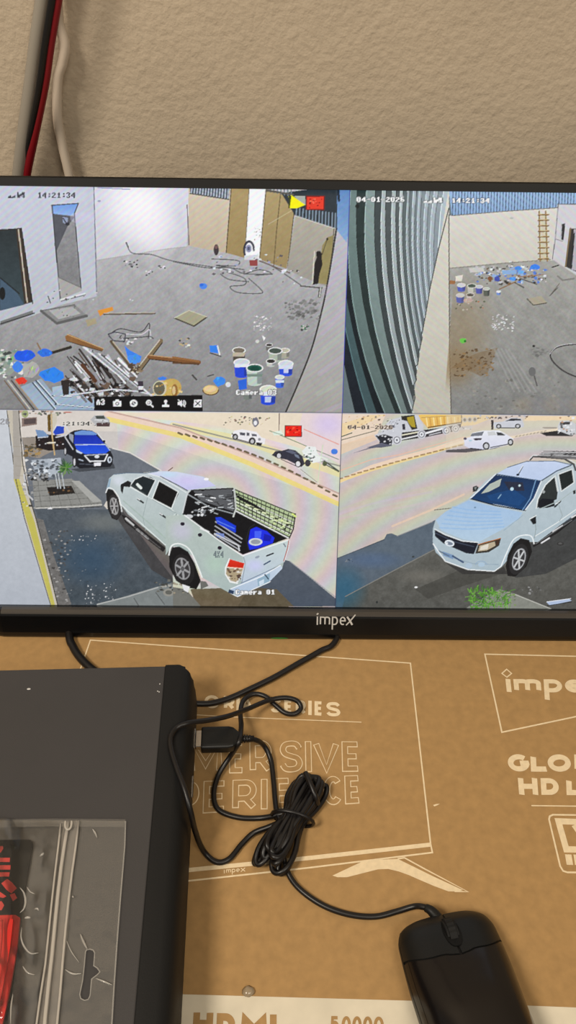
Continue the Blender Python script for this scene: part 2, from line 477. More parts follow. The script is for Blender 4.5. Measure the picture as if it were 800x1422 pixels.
def line(pts, wd, col, a=1.0, closed=False, smooth=False):
    if smooth: pts = [(v.x, v.y) for v in catmull([(x, y, 0) for x, y in pts], 8, closed)]
    q = cvp(pts); hw = wd/org[2]*1.95/2+0.15
    x0, x1, y0, y1 = bbox(q, int(hw)+2)
    if x1 <= x0 or y1 <= y0: return
    mk = np.zeros((y1-y0, x1-x0), bool)
    k = len(q)
    for i in range(k if closed else k-1):
        A = q[i]; B = q[(i+1) % k]
        sx0 = max(x0, int(min(A[0], B[0])-hw-2)); sx1 = min(x1, int(max(A[0], B[0])+hw+3))
        sy0 = max(y0, int(min(A[1], B[1])-hw-2)); sy1 = min(y1, int(max(A[1], B[1])+hw+3))
        if sx1 <= sx0 or sy1 <= sy0: continue
        X = np.arange(sx0, sx1)[None]+0.5; Y = np.arange(sy0, sy1)[:, None]+0.5
        d = B-A; L = max(1e-6, d @ d)
        t = np.clip(((X-A[0])*d[0]+(Y-A[1])*d[1])/L, 0, 1)
        mk[sy0-y0:sy1-y0, sx0-x0:sx1-x0] |= ((X-A[0]-t*d[0])**2+(Y-A[1]-t*d[1])**2) <= hw*hw
    put(mk, x0, x1, y0, y1, col, a)
def ell(cx, cy, rx, ry, col, a=1.0, rot=0.0, col2=None):
    c, s = math.cos(math.radians(rot)), math.sin(math.radians(rot))
    poly([(cx+rx*math.cos(t)*c-ry*math.sin(t)*s, cy+rx*math.cos(t)*s+ry*math.sin(t)*c) for t in np.linspace(0, 2*math.pi, 24, endpoint=False)], col, a, col2)
def glow(cx, cy, rx, ry, col, a):
    q = cvp([(cx-rx, cy-ry), (cx+rx, cy+ry), (cx, cy)])
    x0, x1, y0, y1 = bbox(q[:2])
    if x1 <= x0 or y1 <= y0: return
    C = q[2]; hx = (q[1, 0]-q[0, 0])/2; hy = (q[1, 1]-q[0, 1])/2
    d = ((np.arange(x0, x1)[None]-C[0])/hx)**2+((np.arange(y0, y1)[:, None]-C[1])/hy)**2
    put(np.clip(1-d, 0, 1)**1.5, x0, x1, y0, y1, col, a)
def bits(n, x0, x1, y0, y1, cols, smin, smax, seed=1, a=1.0):
    r = random.Random(seed)
    for _ in range(n):
        x, y = r.uniform(x0, x1), r.uniform(y0, y1); s = r.uniform(smin, smax); t = r.uniform(0, 6.28)
        poly([(x+s*r.uniform(.5, 1)*math.cos(t+k*1.57), y+s*r.uniform(.3, .7)*math.sin(t+k*1.57)) for k in range(4)], r.choice(cols), a)
FONT = {'0': '01110 11011 11011 11011 11011 11011 01110', '1': '00110 01110 00110 00110 00110 00110 01111', '2': '01110 11011 00011 00110 01100 11000 11111',
 '3': '01110 11011 00011 00110 00011 11011 01110', '4': '00011 00111 01111 11011 11111 00011 00011', '6': '01110 11000 11000 11110 11011 11011 01110',
 ':': '00000 00110 00110 00000 00110 00110 00000', '-': '00000 00000 00000 11111 00000 00000 00000', ' ': '0 0 0 0 0 0 0',
 'C': '01110 11011 11000 11000 11000 11011 01110', 'a': '00000 00000 01110 00011 01111 11011 01111', 'm': '00000 00000 11110 11111 11111 10101 10101',
 'e': '00000 00000 01110 11011 11111 11000 01110', 'r': '00000 00000 11011 11110 11000 11000 11000', 'A': '00100 01110 01110 11011 11111 11011 11011',
 'X': '11011 11011 01110 00100 01110 11011 11011', '~': '00000 00000 00000 00000 01001 11011 11111', 'W': '10011 10011 10111 11111 11101 11011 11001'}
def text(s, x0, x1, y0, y1, col, edge=None, skip=()):
    n = len(s); cw = (x1-x0)/n; ph = (y1-y0)/7; pw = cw/6
    cells = []
    for i, ch in enumerate(s):
        for r, row in enumerate(FONT[ch].split()):
            for c, b in enumerate(row):
                if b == '1': cells.append((x0+i*cw+c*pw, y0+r*ph))
    if edge is not None:
        for x, y in cells: poly([(x-pw*.8, y-ph*.8), (x+pw*1.8, y-ph*.8), (x+pw*1.8, y+ph*1.8), (x-pw*.8, y+ph*1.8)], edge, 0.55)
    for x, y in cells: poly([(x, y), (x+pw*1.05, y), (x+pw*1.05, y+ph*1.05), (x, y+ph*1.05)], col)

def fringe(sl, cx, cy, wl, amp, kind):
    y0, y1, x0, x1 = sl
    y, x = np.mgrid[y0:y1, x0:x1].astype(np.float32)
    if kind == 'ring': d = np.sqrt((x-cx)**2+(y-cy)**2)
    else: d = x*cx+y*cy
    sub = CV[y0:y1, x0:x1]; lum = np.clip((sub.mean(2)-110)/110, 0, 1)
    for c in range(3):
        sub[..., c] += amp*lum*np.sin(6.283*d/wl+c*2.1)
# ---- picture of the yard, upper half on the side of the doors
feed(0); crop(0, 0, 1)
poly([(-120, 250), (520, 250), (520, 600), (-120, 600)], (204, 203, 207), 1, (124, 124, 124), 1, 12, 5)
poly([(-120, 250), (130, 250), (134, 412), (84, 424), (47, 438), (0, 452), (-120, 480)], (203, 207, 222), 1, (186, 190, 198), 1, 4, 8)
poly([(130, 250), (264, 250), (259, 343), (232, 346), (134, 362)], (222, 222, 236), 1, (206, 206, 212), 1, 3, 10)
glow(192, 285, 62, 70, (255, 252, 255), .9); glow(215, 320, 40, 50, (250, 244, 250), .6)
line([(130, 258), (134, 408)], 1.2, (120, 122, 140)); line([(134, 362), (232, 346), (259, 343)], 1, (165, 160, 160), .6)
glow(320, 300, 60, 60, (225, 190, 160), .3)
crop(240, 240, 3.333)
poly([(70, 60), (265, 60), (245, 372), (75, 340)], (216, 204, 184), 1, (196, 180, 156), 1, 4)
poly([(75, 60), (262, 60), (258, 125), (80, 97)], (84, 92, 104))
for i in range(14): line([(88+i*13, 66), (84+i*13, 98+i*2)], 4, (190, 200, 214))
line([(78, 97), (258, 125)], 4, (70, 66, 60)); line([(65, 150), (74, 335)], 4, (120, 100, 100))
poly([(268, 60), (352, 60), (330, 395), (245, 372)], (176, 154, 108), 1, (160, 138, 92), 1, 5)
poly([(352, 60), (430, 60), (398, 400), (330, 388)], (250, 252, 255))
line([(270, 60), (246, 372)], 4, (84, 72, 54)); line([(352, 76), (332, 385)], 3, (120, 110, 100))
line(arc(352, 360, 22, 40, 150, 360), 8, (62, 64, 84)); ell(350, 352, 14, 18, (150, 155, 185)); ell(350, 352, 7, 9, (90, 92, 120)); line(arc(352, 360, 26, 44, 130, 340), 3, (40, 40, 50))
poly([(330, 385), (395, 380), (392, 405), (330, 405)], (215, 216, 224)); bits(14, 375, 410, 250, 350, [(90, 90, 80), (150, 140, 120)], 2, 6, 4)
poly([(430, 82), (500, 95), (565, 175), (525, 445), (398, 402)], (178, 158, 112), 1, (158, 138, 96), 1, 5)
line([(498, 95), (480, 260), (466, 430)], 4, (112, 96, 66)); line([(430, 82), (400, 402)], 4, (96, 84, 64)); line([(562, 170), (530, 440)], 4, (100, 90, 70)); line([(440, 240), (560, 170)], 2, (200, 185, 150))
poly([(500, 95), (760, 60), (765, 265), (565, 200)], (44, 54, 62))
for i in range(13): line([(572+i*15, 165+i*2), (570+i*15, 196+i*5)], 5, (128, 146, 162))
for i in range(7): line([(450+i*16, 66), (452+i*16, 90+i*3)], 5, (120, 132, 140))
poly([(430, 76), (560, 100), (560, 106), (430, 88)], (96, 92, 84))
poly([(565, 200), (757, 262), (715, 530), (590, 480), (528, 448)], (180, 174, 160), 1, (158, 154, 146), 1, 5)
line([(565, 200), (757, 262)], 3, (205, 204, 200)); line([(745, 262), (720, 520)], 5, (110, 104, 92))
poly([(690, 340), (715, 300), (742, 290), (720, 520), (672, 512)], (150, 138, 92), 1, None, 1, 6)
line([(715, 305), (690, 380)], 3, (90, 80, 60)); ell(714, 308, 5, 6, (40, 36, 30))
line([(655, 365), (650, 430), (645, 515)], 3, (225, 220, 205))
poly([(662, 372), (680, 362), (690, 376), (688, 395), (692, 425), (678, 470), (672, 515), (646, 520), (652, 470), (655, 420), (664, 395)], (34, 30, 32)); ell(672, 375, 10, 12, (28, 24, 26))
line([(590, 525), (690, 535)], 5, (70, 66, 62)); poly([(676, 530), (690, 530), (682, 580), (670, 578)], (80, 78, 70)); line([(684, 530), (678, 575)], 4, (200, 200, 195))
poly([(535, 110), (548, 105), (612, 150), (575, 165), (538, 165)], (255, 244, 0)); poly([(612, 108), (612, 150), (570, 120), (560, 108)], (170, 176, 168)); poly([(536, 108), (548, 108), (540, 165), (534, 165)], (60, 70, 20))
poly([(617, 110), (700, 110), (698, 172), (617, 172)], (233, 60, 40)); line([(617, 110), (700, 110), (698, 172), (617, 172)], 4, (120, 22, 20), 1, True)
bits(16, 630, 690, 118, 165, [(120, 10, 10), (255, 120, 90), (150, 20, 10)], 4, 9, 7)
poly([(760, 75), (850, 75), (800, 340), (757, 262)], (98, 140, 196), 1, (140, 176, 216), 1, 6)
line([(765, 80), (768, 130)], 10, (30, 44, 60)); line([(757, 75), (757, 265)], 5, (52, 64, 74))
crop(240, 400, 3.333)
poly([(757, -270+130), (800, -200), (830, -60), (812, 590), (520, 590), (580, 470), (640, 310), (690, 110), (718, -10)], (196, 192, 200), 1, (160, 160, 152), 1, 6, 10)
crop(0, 0, 1)
poly([(466, 318), (487, 345), (477, 575), (396, 575), (415, 530), (434, 480), (447, 430), (456, 385)], (192, 190, 200), 1, (166, 164, 158), 1, 5, 9)
line([(467, 318), (456, 385), (447, 430), (433, 483), (415, 530), (396, 574)], 2.2, (52, 50, 48), 1, False, True)
for i in range(7): line([(440+i*2, 575-i*28), (482, 560-i*34)], 7, [(196, 176, 210), (178, 196, 176)][i % 2], .28)
# doors
crop(0, 240, 3.333)
poly([(-120, 268), (92, 258), (150, 600), (0, 640), (-120, 640)], (38, 48, 52), 1, (62, 78, 84), 1, 5)
poly([(72, 260), (98, 258), (150, 600), (112, 610)], (60, 50, 42)); line([(84, 262), (125, 600)], 5, (196, 184, 168)); line([(98, 258), (150, 606)], 5, (30, 28, 30)); line([(0, 268), (98, 258)], 4, (50, 46, 44))
poly([(0, 490), (80, 560), (112, 612), (0, 640)], (70, 92, 112)); line([(0, 488), (88, 560)], 5, (28, 32, 36)); ell(10, 560, 14, 30, (20, 24, 26))
poly([(236, 152), (362, 143), (345, 185), (350, 250), (375, 545), (280, 585)], (148, 148, 152), 1, (128, 128, 130), 1, 14, 4)
poly([(238, 152), (362, 143), (342, 200), (245, 192)], (112, 156, 226), 1, (150, 184, 236), 1)
poly([(242, 190), (345, 205), (312, 248), (262, 360), (252, 340)], (84, 86, 94), 1, None, 1, 6)
poly([(288, 205), (314, 210), (310, 240), (290, 232)], (150, 160, 190)); line([(292, 212), (306, 236)], 5, (40, 40, 50)); ell(312, 238, 10, 8, (44, 46, 56))
line([(236, 152), (362, 143)], 4, (60, 62, 70)); line([(240, 155), (278, 585)], 5, (72, 74, 78)); line([(362, 143), (343, 190), (350, 260), (375, 545)], 4, (62, 64, 70))
poly([(268, 485), (375, 535), (378, 548), (282, 586)], (172, 170, 168)); line([(268, 485), (372, 532)], 3, (110, 108, 106)); line([(280, 588), (392, 560)], 5, (226, 226, 230)); line([(282, 596), (395, 566)], 3, (110, 110, 112))
line([(345, 210), (420, 205)], 40, (214, 206, 240), .35)
text('~W', 36, 120, 90, 118, (60, 62, 72)); text('14:21:34', 172, 350, 92, 118, (66, 66, 74), (200, 204, 220))
line([(585, 325), (610, 372), (700, 380), (800, 410), (1000, 440), (1080, 462)], 4, (96, 96, 100), 1, False, True); line([(583, 325), (592, 345)], 6, (80, 80, 84))
line([(450, 70), (600, 78)], 3, (130, 140, 190)); ell(458, 132, 8, 5, (160, 165, 195))
bits(12, 570, 640, 405, 440, [(40, 40, 44), (120, 120, 124), (225, 225, 230)], 5, 14, 11); bits(6, 675, 705, 452, 475, [(40, 40, 44), (225, 225, 230)], 5, 10, 12); bits(7, 735, 765, 430, 450, [(50, 50, 54), (225, 225, 230)], 4, 10, 13)
bits(20, 200, 620, 540, 600, [(80, 80, 82), (210, 210, 212)], 3, 9, 14)
crop(0, 400, 3.333)
poly([(0, 155), (150, 105), (155, 122), (0, 175)], (120, 122, 122)); line([(0, 168), (158, 118)], 5, (60, 60, 62))
poly([(190, 108), (345, 78), (400, 128), (262, 170)], (140, 140, 140), 1, None, 1, 8); line([(190, 108), (262, 165), (400, 130)], 12, (98, 98, 98)); poly([(225, 105), (335, 88), (372, 120), (270, 146)], (178, 178, 178)); line([(190, 106), (345, 78)], 3, (90, 90, 90))
bits(9, 245, 350, 85, 140, [(70, 70, 70)], 3, 7, 15); line([(222, 40), (232, 70)], 5, (70, 72, 80))
poly([(450, 105), (520, 88), (525, 105), (480, 120), (462, 132)], (222, 150, 56)); line([(480, 122), (715, 119)], 8, (92, 80, 68)); line([(480, 118), (715, 115)], 3, (190, 182, 170)); poly([(395, 150), (440, 140), (448, 165), (405, 180)], (176, 160, 116), .7)
# planks
poly([(300, 225), (320, 215), (480, 282), (472, 294), (370, 268), (305, 246)], (150, 104, 58), 1, (128, 90, 56), 1, 8); line([(310, 216), (478, 282)], 3, (206, 170, 120)); line([(305, 246), (470, 294)], 3, (54, 40, 30))
line([(240, 300), (325, 275)], 14, (46, 42, 36)); line([(240, 292), (320, 268)], 4, (150, 146, 140)); line([(172, 258), (190, 292)], 7, (140, 112, 82))
line([(515, 250), (620, 385)], 16, (96, 82, 64)); line([(522, 250), (628, 382)], 5, (190, 178, 158)); line([(640, 380), (745, 245)], 18, (128, 110, 84)); line([(634, 374), (738, 242)], 4, (206, 196, 176)); line([(652, 384), (750, 255)], 4, (50, 44, 36))
line([(690, 320), (920, 345)], 18, (128, 84, 48)); line([(690, 312), (920, 338)], 4, (190, 152, 110)); line([(690, 330), (918, 356)], 4, (60, 40, 26))
for k in range(3): line([(520+k*20, 205+k*8), (560, 190+k*22), (650, 205+k*12), (690, 165+k*30), (685+k*12, 235)], 4, (64, 62, 66) if k != 1 else (205, 205, 210), 1, False, True)
line([(500, 215), (530, 205), (580, 215), (575, 250), (525, 245), (505, 225)], 5, (70, 70, 84), 1, True); bits(12, 560, 640, 235, 260, [(30, 30, 34), (220, 220, 225)], 4, 12, 17)
def blob(x, y, w_, h_, col, seed):
    r = random.Random(seed)
    poly([(x+w_*r.uniform(.75, 1.05)*math.cos(t), y+h_*r.uniform(.7, 1.1)*math.sin(t)) for t in np.linspace(0, 6.283, 14, endpoint=False)], col)
    for k in range(9):
        c = [int(min(255, max(0, v*r.uniform(.6, 1.45)))) for v in col]
        px, py = x+w_*.6*r.uniform(-1, 1), y+h_*.6*r.uniform(-1, 1)
        poly([(px, py), (px+w_*.35*r.uniform(-1, 1), py+h_*.4), (px+w_*.4*r.uniform(-1, 1), py-h_*.3)], c, .7)
blob(30, 345, 60, 60, (150, 160, 150), 20); bits(60, 0, 110, 285, 420, [(200, 205, 196), (70, 76, 74), (120, 150, 140), (230, 230, 225)], 5, 20, 21)
blob(112, 316, 50, 32, (30, 92, 232), 22); blob(205, 302, 36, 22, (46, 112, 226), 23); blob(140, 380, 46, 40, (176, 176, 172), 30); blob(82, 366, 26, 26, (66, 132, 236), 24)
blob(240, 404, 62, 36, (44, 134, 238), 25); blob(97, 432, 30, 18, (226, 60, 40), 26); poly([(575, 268), (600, 290), (655, 318), (640, 355), (605, 350), (588, 315)], (58, 130, 236)); blob(620, 330, 34, 26, (70, 146, 240), 27)
# metal sheets and rods
poly([(90, 460), (190, 420), (270, 520), (285, 570), (180, 570)], (150, 168, 188), 1, (166, 186, 206), 1, 6); poly([(240, 460), (300, 450), (440, 520), (440, 572), (255, 572)], (172, 192, 210), 1, (150, 172, 196), 1, 6)
for a, b in (((150, 440), (250, 560)), ((165, 430), (262, 540)), ((240, 500), (435, 510)), ((255, 540), (430, 555))): line([a, b], 6, (52, 62, 74)); line([(a[0]+8, a[1]), (b[0]+8, b[1])], 3, (224, 234, 244))
for k in range(4): line([(20+k*16, 430), (130+k*18, 575)], 6, [(120, 100, 80), (200, 196, 186), (70, 62, 54), (170, 150, 124)][k])
r = random.Random(31)
rc = [(38, 34, 34), (58, 50, 48), (120, 118, 122), (200, 202, 208), (236, 238, 242), (92, 74, 60), (64, 44, 34), (150, 150, 156), (24, 22, 24)]
for k in range(85):
    x, y = r.uniform(330, 600), r.uniform(330, 500)
    if y < 330+(x-380)*0.05 or y > 560-abs(x-430)*.1: continue
    L = r.uniform(40, 130); an = math.radians(r.uniform(35, 62))
    line([(x-L/2*math.cos(an), y-L/2*math.sin(an)), (x+L/2*math.cos(an), y+L/2*math.sin(an))], r.uniform(4, 13), r.choice(rc))
for k in range(16):
    x = 385+k*7; line([(x, 275+k*3), (x+150+k*4, 395+k*7)], r.uniform(4, 9), r.choice([(205, 208, 214), (160, 164, 170), (80, 80, 84), (228, 230, 234)]))
bits(60, 300, 620, 420, 510, [(30, 28, 30), (60, 56, 54), (210, 212, 216), (110, 90, 76)], 8, 26, 33); bits(30, 590, 650, 350, 400, [(200, 190, 170), (80, 64, 50), (140, 120, 96)], 6, 18, 34)
poly([(280, 430), (320, 425), (318, 500), (292, 500)], (46, 40, 38)); line([(300, 500), (520, 470), (640, 480), (720, 500)], 6, (210, 212, 218)); line([(380, 360), (440, 430)], 18, (92, 58, 38))
# bucket on its side, bottle
poly([(636, 432), (662, 432), (664, 480), (640, 486)], (60, 52, 64)); poly([(640, 455), (662, 455), (662, 472), (640, 472)], (225, 222, 228))
ell(795, 462, 44, 42, (196, 166, 92)); poly([(738, 430), (800, 425), (800, 500), (740, 500)], (206, 176, 98)); ell(738, 466, 32, 36, (206, 198, 170)); ell(736, 466, 26, 31, (104, 100, 84)); blob(750, 420, 22, 10, (60, 126, 230), 40); bits(16, 680, 840, 440, 500, [(196, 150, 60), (230, 206, 140), (120, 92, 50)], 5, 14, 41)
# floor things on the other side
crop(240, 240, 3.333)
ell(200, 358, 12, 26, (62, 54, 60)); ell(200, 345, 8, 8, (120, 90, 90)); ell(140, 526, 18, 14, (80, 140, 236)); ell(132, 520, 10, 7, (50, 110, 220))
for pts in ([(0, 412), (150, 440), (260, 440), (330, 468), (460, 470)], [(180, 400), (300, 408), (290, 432), (200, 430), (330, 450)], [(250, 460), (330, 490), (330, 520), (265, 528), (300, 555), (400, 560), (410, 545), (350, 490)], [(220, 470), (260, 495), (350, 505)], [(400, 410), (470, 440), (590, 520)], [(330, 470), (400, 450), (455, 468), (380, 476)]):
    line([(x, y) for x, y in pts], 4, (86, 88, 90), 1, False, True)
bits(36, 170, 520, 375, 470, [(225, 225, 235), (110, 104, 110), (160, 165, 200), (96, 90, 96)], 4, 15, 42); poly([(352, 405), (392, 405), (392, 432), (356, 432)], (150, 70, 70)); line([(400, 408), (540, 465)], 5, (110, 92, 84)); bits(12, 505, 610, 450, 530, [(235, 235, 238), (70, 68, 70)], 4, 11, 43)
crop(240, 400, 3.333)
poly([(5, 140), (75, 105), (157, 135), (97, 175)], (168, 164, 138), 1, None, 1, 5); line([(5, 140), (97, 178), (157, 136)], 6, (72, 68, 56)); line([(5, 140), (75, 105), (157, 135)], 3, (204, 202, 180))
bits(48, 375, 455, 130, 200, [(238, 238, 240), (200, 200, 200)], 3, 8, 44); bits(70, 520, 680, 60, 150, [(84, 84, 82), (104, 104, 102), (132, 132, 130)], 4, 22, 45, .6); bits(14, 590, 630, 165, 200, [(70, 120, 84), (200, 205, 200), (60, 62, 60)], 4, 12, 46)
poly([(412, 220), (428, 232), (420, 246)], (255, 255, 255)); ell(390, 248, 9, 8, (215, 212, 206)); bits(12, 30, 85, 235, 285, [(235, 230, 220), (50, 48, 46), (190, 170, 130)], 5, 13, 47)
poly([(168, 268), (205, 266), (216, 305), (172, 298)], (52, 132, 236)); line([(206, 270), (216, 310)], 6, (225, 228, 232)); line([(172, 302), (222, 318)], 5, (60, 60, 60)); line([(0, 322), (118, 340)], 9, (150, 104, 60)); line([(0, 348), (118, 352)], 8, (96, 66, 40)); line([(90, 405), (108, 425)], 8, (70, 68, 66)); line([(160, 410), (188, 402)], 4, (50, 50, 50))
def pail(x, y, w_, h_, body, top, tilt=0, inner=None):
    poly([(x-w_, y), (x+w_, y), (x+w_*.86+tilt, y+h_), (x-w_*.86+tilt, y+h_)], body); ell(x+tilt, y+h_, w_*.86, w_*.3, body)
    poly([(x+w_*.3, y), (x+w_, y), (x+w_*.86+tilt, y+h_), (x+w_*.3+tilt, y+h_)], (20, 20, 40), .3)
    ell(x, y, w_*1.06, w_*.52, (238, 240, 238)); ell(x, y, w_*.9, w_*.4, inner or top)
pail(305, 290, 30, 55, (84, 76, 66), (120, 110, 96)); poly([(275, 300), (335, 300), (330, 318), (277, 318)], (190, 180, 160)); pail(445, 265, 16, 22, (110, 108, 104), (60, 56, 54)); pail(518, 290, 22, 30, (170, 168, 150), (196, 190, 170))
pail(473, 292, 32, 44, (176, 186, 170), (70, 84, 76)); pail(453, 340, 22, 20, (196, 200, 194), (48, 46, 44)); pail(318, 345, 36, 62, (36, 72, 214), (206, 214, 222)); poly([(284, 352), (352, 352), (350, 368), (286, 368)], (226, 232, 240)); pail(522, 352, 34, 48, (44, 82, 220), (210, 216, 226)); poly([(488, 360), (556, 360), (552, 376), (490, 376)], (214, 222, 240)); poly([(512, 372), (535, 372), (533, 395), (512, 395)], (200, 210, 240))
pail(378, 372, 38, 72, (190, 206, 196), (22, 92, 76)); ell(378, 374, 22, 10, (12, 70, 58)); poly([(342, 400), (414, 400), (412, 412), (344, 412)], (120, 140, 130)); poly([(300, 430), (340, 420), (342, 468), (306, 474)], (44, 104, 220))
pail(494, 414, 21, 44, (60, 104, 222), (212, 222, 216)); poly([(474, 428), (514, 428), (513, 440), (475, 440)], (214, 224, 236)); blob(215, 432, 30, 26, (58, 138, 236), 48); ell(255, 448, 12, 12, (220, 224, 228)); ell(174, 472, 36, 22, (216, 186, 126)); ell(172, 468, 28, 14, (232, 206, 156)); line(arc(174, 474, 36, 22, 0, 180), 5, (96, 70, 40))
pail(440, 470, 38, 62, (34, 74, 214), (216, 222, 200)); poly([(403, 482), (477, 482), (474, 500), (406, 500)], (224, 230, 236)); poly([(425, 505), (455, 505), (452, 530), (426, 530)], (190, 204, 240)); pail(345, 485, 22, 28, (120, 128, 122), (150, 156, 150)); ell(8, 476, 14, 30, (150, 104, 50)); ell(4, 476, 8, 20, (216, 190, 140))
text('Camera 03', 292, 482, 472, 496, (246, 246, 246), (70, 70, 70))
# tool bar
crop(120, 470, 4.444)
poly([(46, 362), (714, 350), (716, 452), (46, 448)], (6, 6, 10))
text('A3', 60, 116, 376, 412, (226, 226, 228)); W3 = (232, 232, 236)
poly([(164, 388), (176, 388), (180, 378), (198, 378), (202, 388), (214, 388), (214, 422), (164, 422)], W3); ell(189, 404, 12, 11, (6, 6, 10)); ell(189, 404, 7, 6, W3)
line(arc(290, 402, 19, 17, -150, 150, 20), 10, W3); poly([(266, 392), (284, 396), (270, 412)], W3); line([(288, 395), (290, 404), (300, 408)], 5, W3)
line(arc(384, 398, 14, 14, 0, 360, 20), 7, W3); line([(395, 410), (410, 424)], 8, W3); line([(377, 398), (391, 398)], 4, W3); line([(384, 391), (384, 405)], 4, W3)
ell(488, 390, 10, 10, W3); poly([(482, 396), (494, 396), (494, 410), (510, 412), (510, 424), (466, 424), (466, 412), (482, 410)], W3)
poly([(562, 394), (574, 394), (588, 380), (588, 424), (574, 412), (562, 412)], W3); line(arc(590, 402, 10, 12, -60, 60, 8), 5, W3); line(arc(590, 402, 20, 20, -60, 60, 8), 5, W3); line([(566, 380), (606, 424)], 4, W3)
poly([(662, 380), (710, 380), (710, 426), (662, 426)], W3); line([(672, 390), (700, 416)], 6, (20, 20, 24)); line([(700, 390), (672, 416)], 6, (20, 20, 24))

# ---- picture of the yard with the corrugated fence, upper half
feed(1); crop(0, 0, 1)
poly([(470, 250), (1120, 250), (1120, 600), (470, 600)], (166, 166, 160), 1, (128, 128, 126), 1, 14, 6)
poly([(470, 250), (640, 250), (640, 600), (470, 600)], (104, 118, 122))
def q3(e, y):
    a, b, c = e; t = (y-264)/310.0; tm = 136/310.0
    return a*(t-tm)*(t-1)/(tm)+b*t*(t-1)/(tm*(tm-1))+c*t*(t-tm)/(1-tm)
edges = [(452, 462, 494), (462, 471, 511), (470, 480, 524), (488, 488, 535), (497, 502, 550), (510, 512, 558), (522, 526, 567), (531.5, 534.5, 574), (537, 541, 580), (546, 549, 586), (551, 555, 591), (557, 560, 597), (561, 564, 602), (567, 569, 607), (570, 573, 612), (575, 577, 617), (579, 580, 621), (583, 584, 625), (587, 588, 630), (593, 592, 635), (598, 596, 640), (604, 600, 645), (610, 605, 650), (617, 611, 655), (626, 618, 660)]
cols = [(26, 36, 48), (78, 106, 110), (22, 34, 42), (112, 134, 132), (40, 56, 56), (138, 158, 156), (66, 76, 78), (176, 188, 190), (82, 90, 92), (176, 188, 190), (86, 94, 96), (182, 194, 196), (96, 108, 110), (160, 172, 176), (112, 124, 128), (170, 182, 188), (124, 136, 142), (168, 180, 188), (136, 148, 154), (172, 184, 192), (144, 156, 162), (176, 188, 196), (150, 162, 170), (182, 196, 204)]
ys = [262, 300, 340, 380, 420, 460, 500, 540, 580]
for i in range(24):
    poly([(q3(edges[i], y), y) for y in ys]+[(q3(edges[i+1], y), y) for y in ys[::-1]], cols[i], 1, [min(255, int(c*.8)) for c in cols[i]], 1, 4)
    line([(q3(edges[i], y), y) for y in ys], .8, [int(c*.6) for c in cols[i]] if i % 2 == 0 else [min(255, int(c*1.25)) for c in cols[i]])
ell(497, 287, 3, 3, (20, 28, 28))
poly([(624, 262), (628, 600), (572, 600), (576, 548), (579, 522), (584, 490), (590, 450), (598, 400), (610, 345)], (222, 218, 206), 1, (190, 186, 172), 1, 4, 9)
saw = [(624, 290), (610, 345), (598, 400), (592, 436), (589, 452), (586, 465), (587, 470), (582, 490), (581, 506), (577, 510), (579, 528), (575, 535), (577, 553), (572, 574)]
line(saw, 1.4, (70, 74, 74))
poly([(624, 330), (1120, 330), (1120, 600), (628, 600)], (172, 171, 165), 1, (128, 128, 126), 1, 14, 6)
poly([(624, 262), (1120, 262), (1120, 290), (775, 288), (628, 301)], (168, 198, 232), 1, (140, 172, 212), 1)
for i in range(42): line([(630+i*4.1, 264), (629+i*4.1, 299-i*.28)], 1.1, (86, 110, 140) if i % 3 else (62, 80, 104))
poly([(625, 300), (700, 294), (776, 289), (770, 362), (700, 366), (625, 373)], (222, 218, 210), 1, (206, 202, 190), 1, 3, 10); line([(628, 300), (700, 294), (775, 289)], 1, (120, 118, 114)); line([(625, 373), (700, 366), (765, 361)], 1, (130, 126, 118))
poly([(775, 284), (1120, 290), (1120, 560), (800, 382), (767, 360)], (212, 210, 216), 1, (186, 184, 184), 1, 3); line([(776, 284), (772, 330), (768, 360)], 1, (110, 108, 110)); line([(775, 284), (800, 284)], 1.2, (90, 90, 96))
crop(620, 240, 4.444)
poly([(708, 316), (738, 312), (728, 422), (704, 412)], (190, 190, 196)); poly([(716, 318), (736, 314), (726, 420), (712, 414)], (46, 44, 48)); line([(690, 230), (675, 410), (720, 425)], 4, (140, 138, 140))
poly([(765, 345), (1000, 350), (1000, 700), (775, 600), (735, 580)], (56, 52, 50)); line([(768, 346), (738, 580)], 9, (130, 112, 84)); poly([(790, 350), (1000, 352), (1000, 640), (775, 600)], (180, 178, 186)); poly([(785, 380), (797, 370), (778, 590), (768, 580)], (40, 44, 48))
for i in range(2): line([(576+i*40, 240), (582+i*44, 545)], 9, (120, 92, 56)); line([(579+i*40, 240), (585+i*44, 545)], 3, (196, 170, 116))
poly([(585, 262), (612, 262), (620, 545), (590, 545)], (206, 196, 160), .6)
for i in range(9): line([(570, 262+i*34), (634, 260+i*34)], 7, (122, 88, 52)); line([(570, 258+i*34), (634, 256+i*34)], 2, (210, 184, 130))
ell(405, 282, 12, 6, (190, 188, 186)); text('14:21:34', 34, 272, 158, 188, (250, 250, 252), (70, 84, 104))
bits(150, 190, 620, 575, 690, [(88, 84, 80), (196, 198, 200), (230, 232, 236), (120, 96, 70), (60, 56, 54), (90, 130, 210), (150, 180, 220)], 5, 22, 60)
poly([(140, 590), (230, 585), (238, 612), (150, 618)], (205, 204, 200)); blob(550, 585, 34, 18, (60, 130, 236), 61); blob(445, 590, 26, 14, (70, 140, 232), 62); blob(462, 615, 20, 14, (110, 170, 236), 63); blob(412, 655, 22, 14, (80, 150, 236), 64); blob(315, 658, 20, 18, (70, 80, 170), 65); poly([(345, 605), (430, 600), (440, 625), (350, 630)], (140, 176, 220)); blob(272, 655, 18, 14, (130, 84, 56), 66)
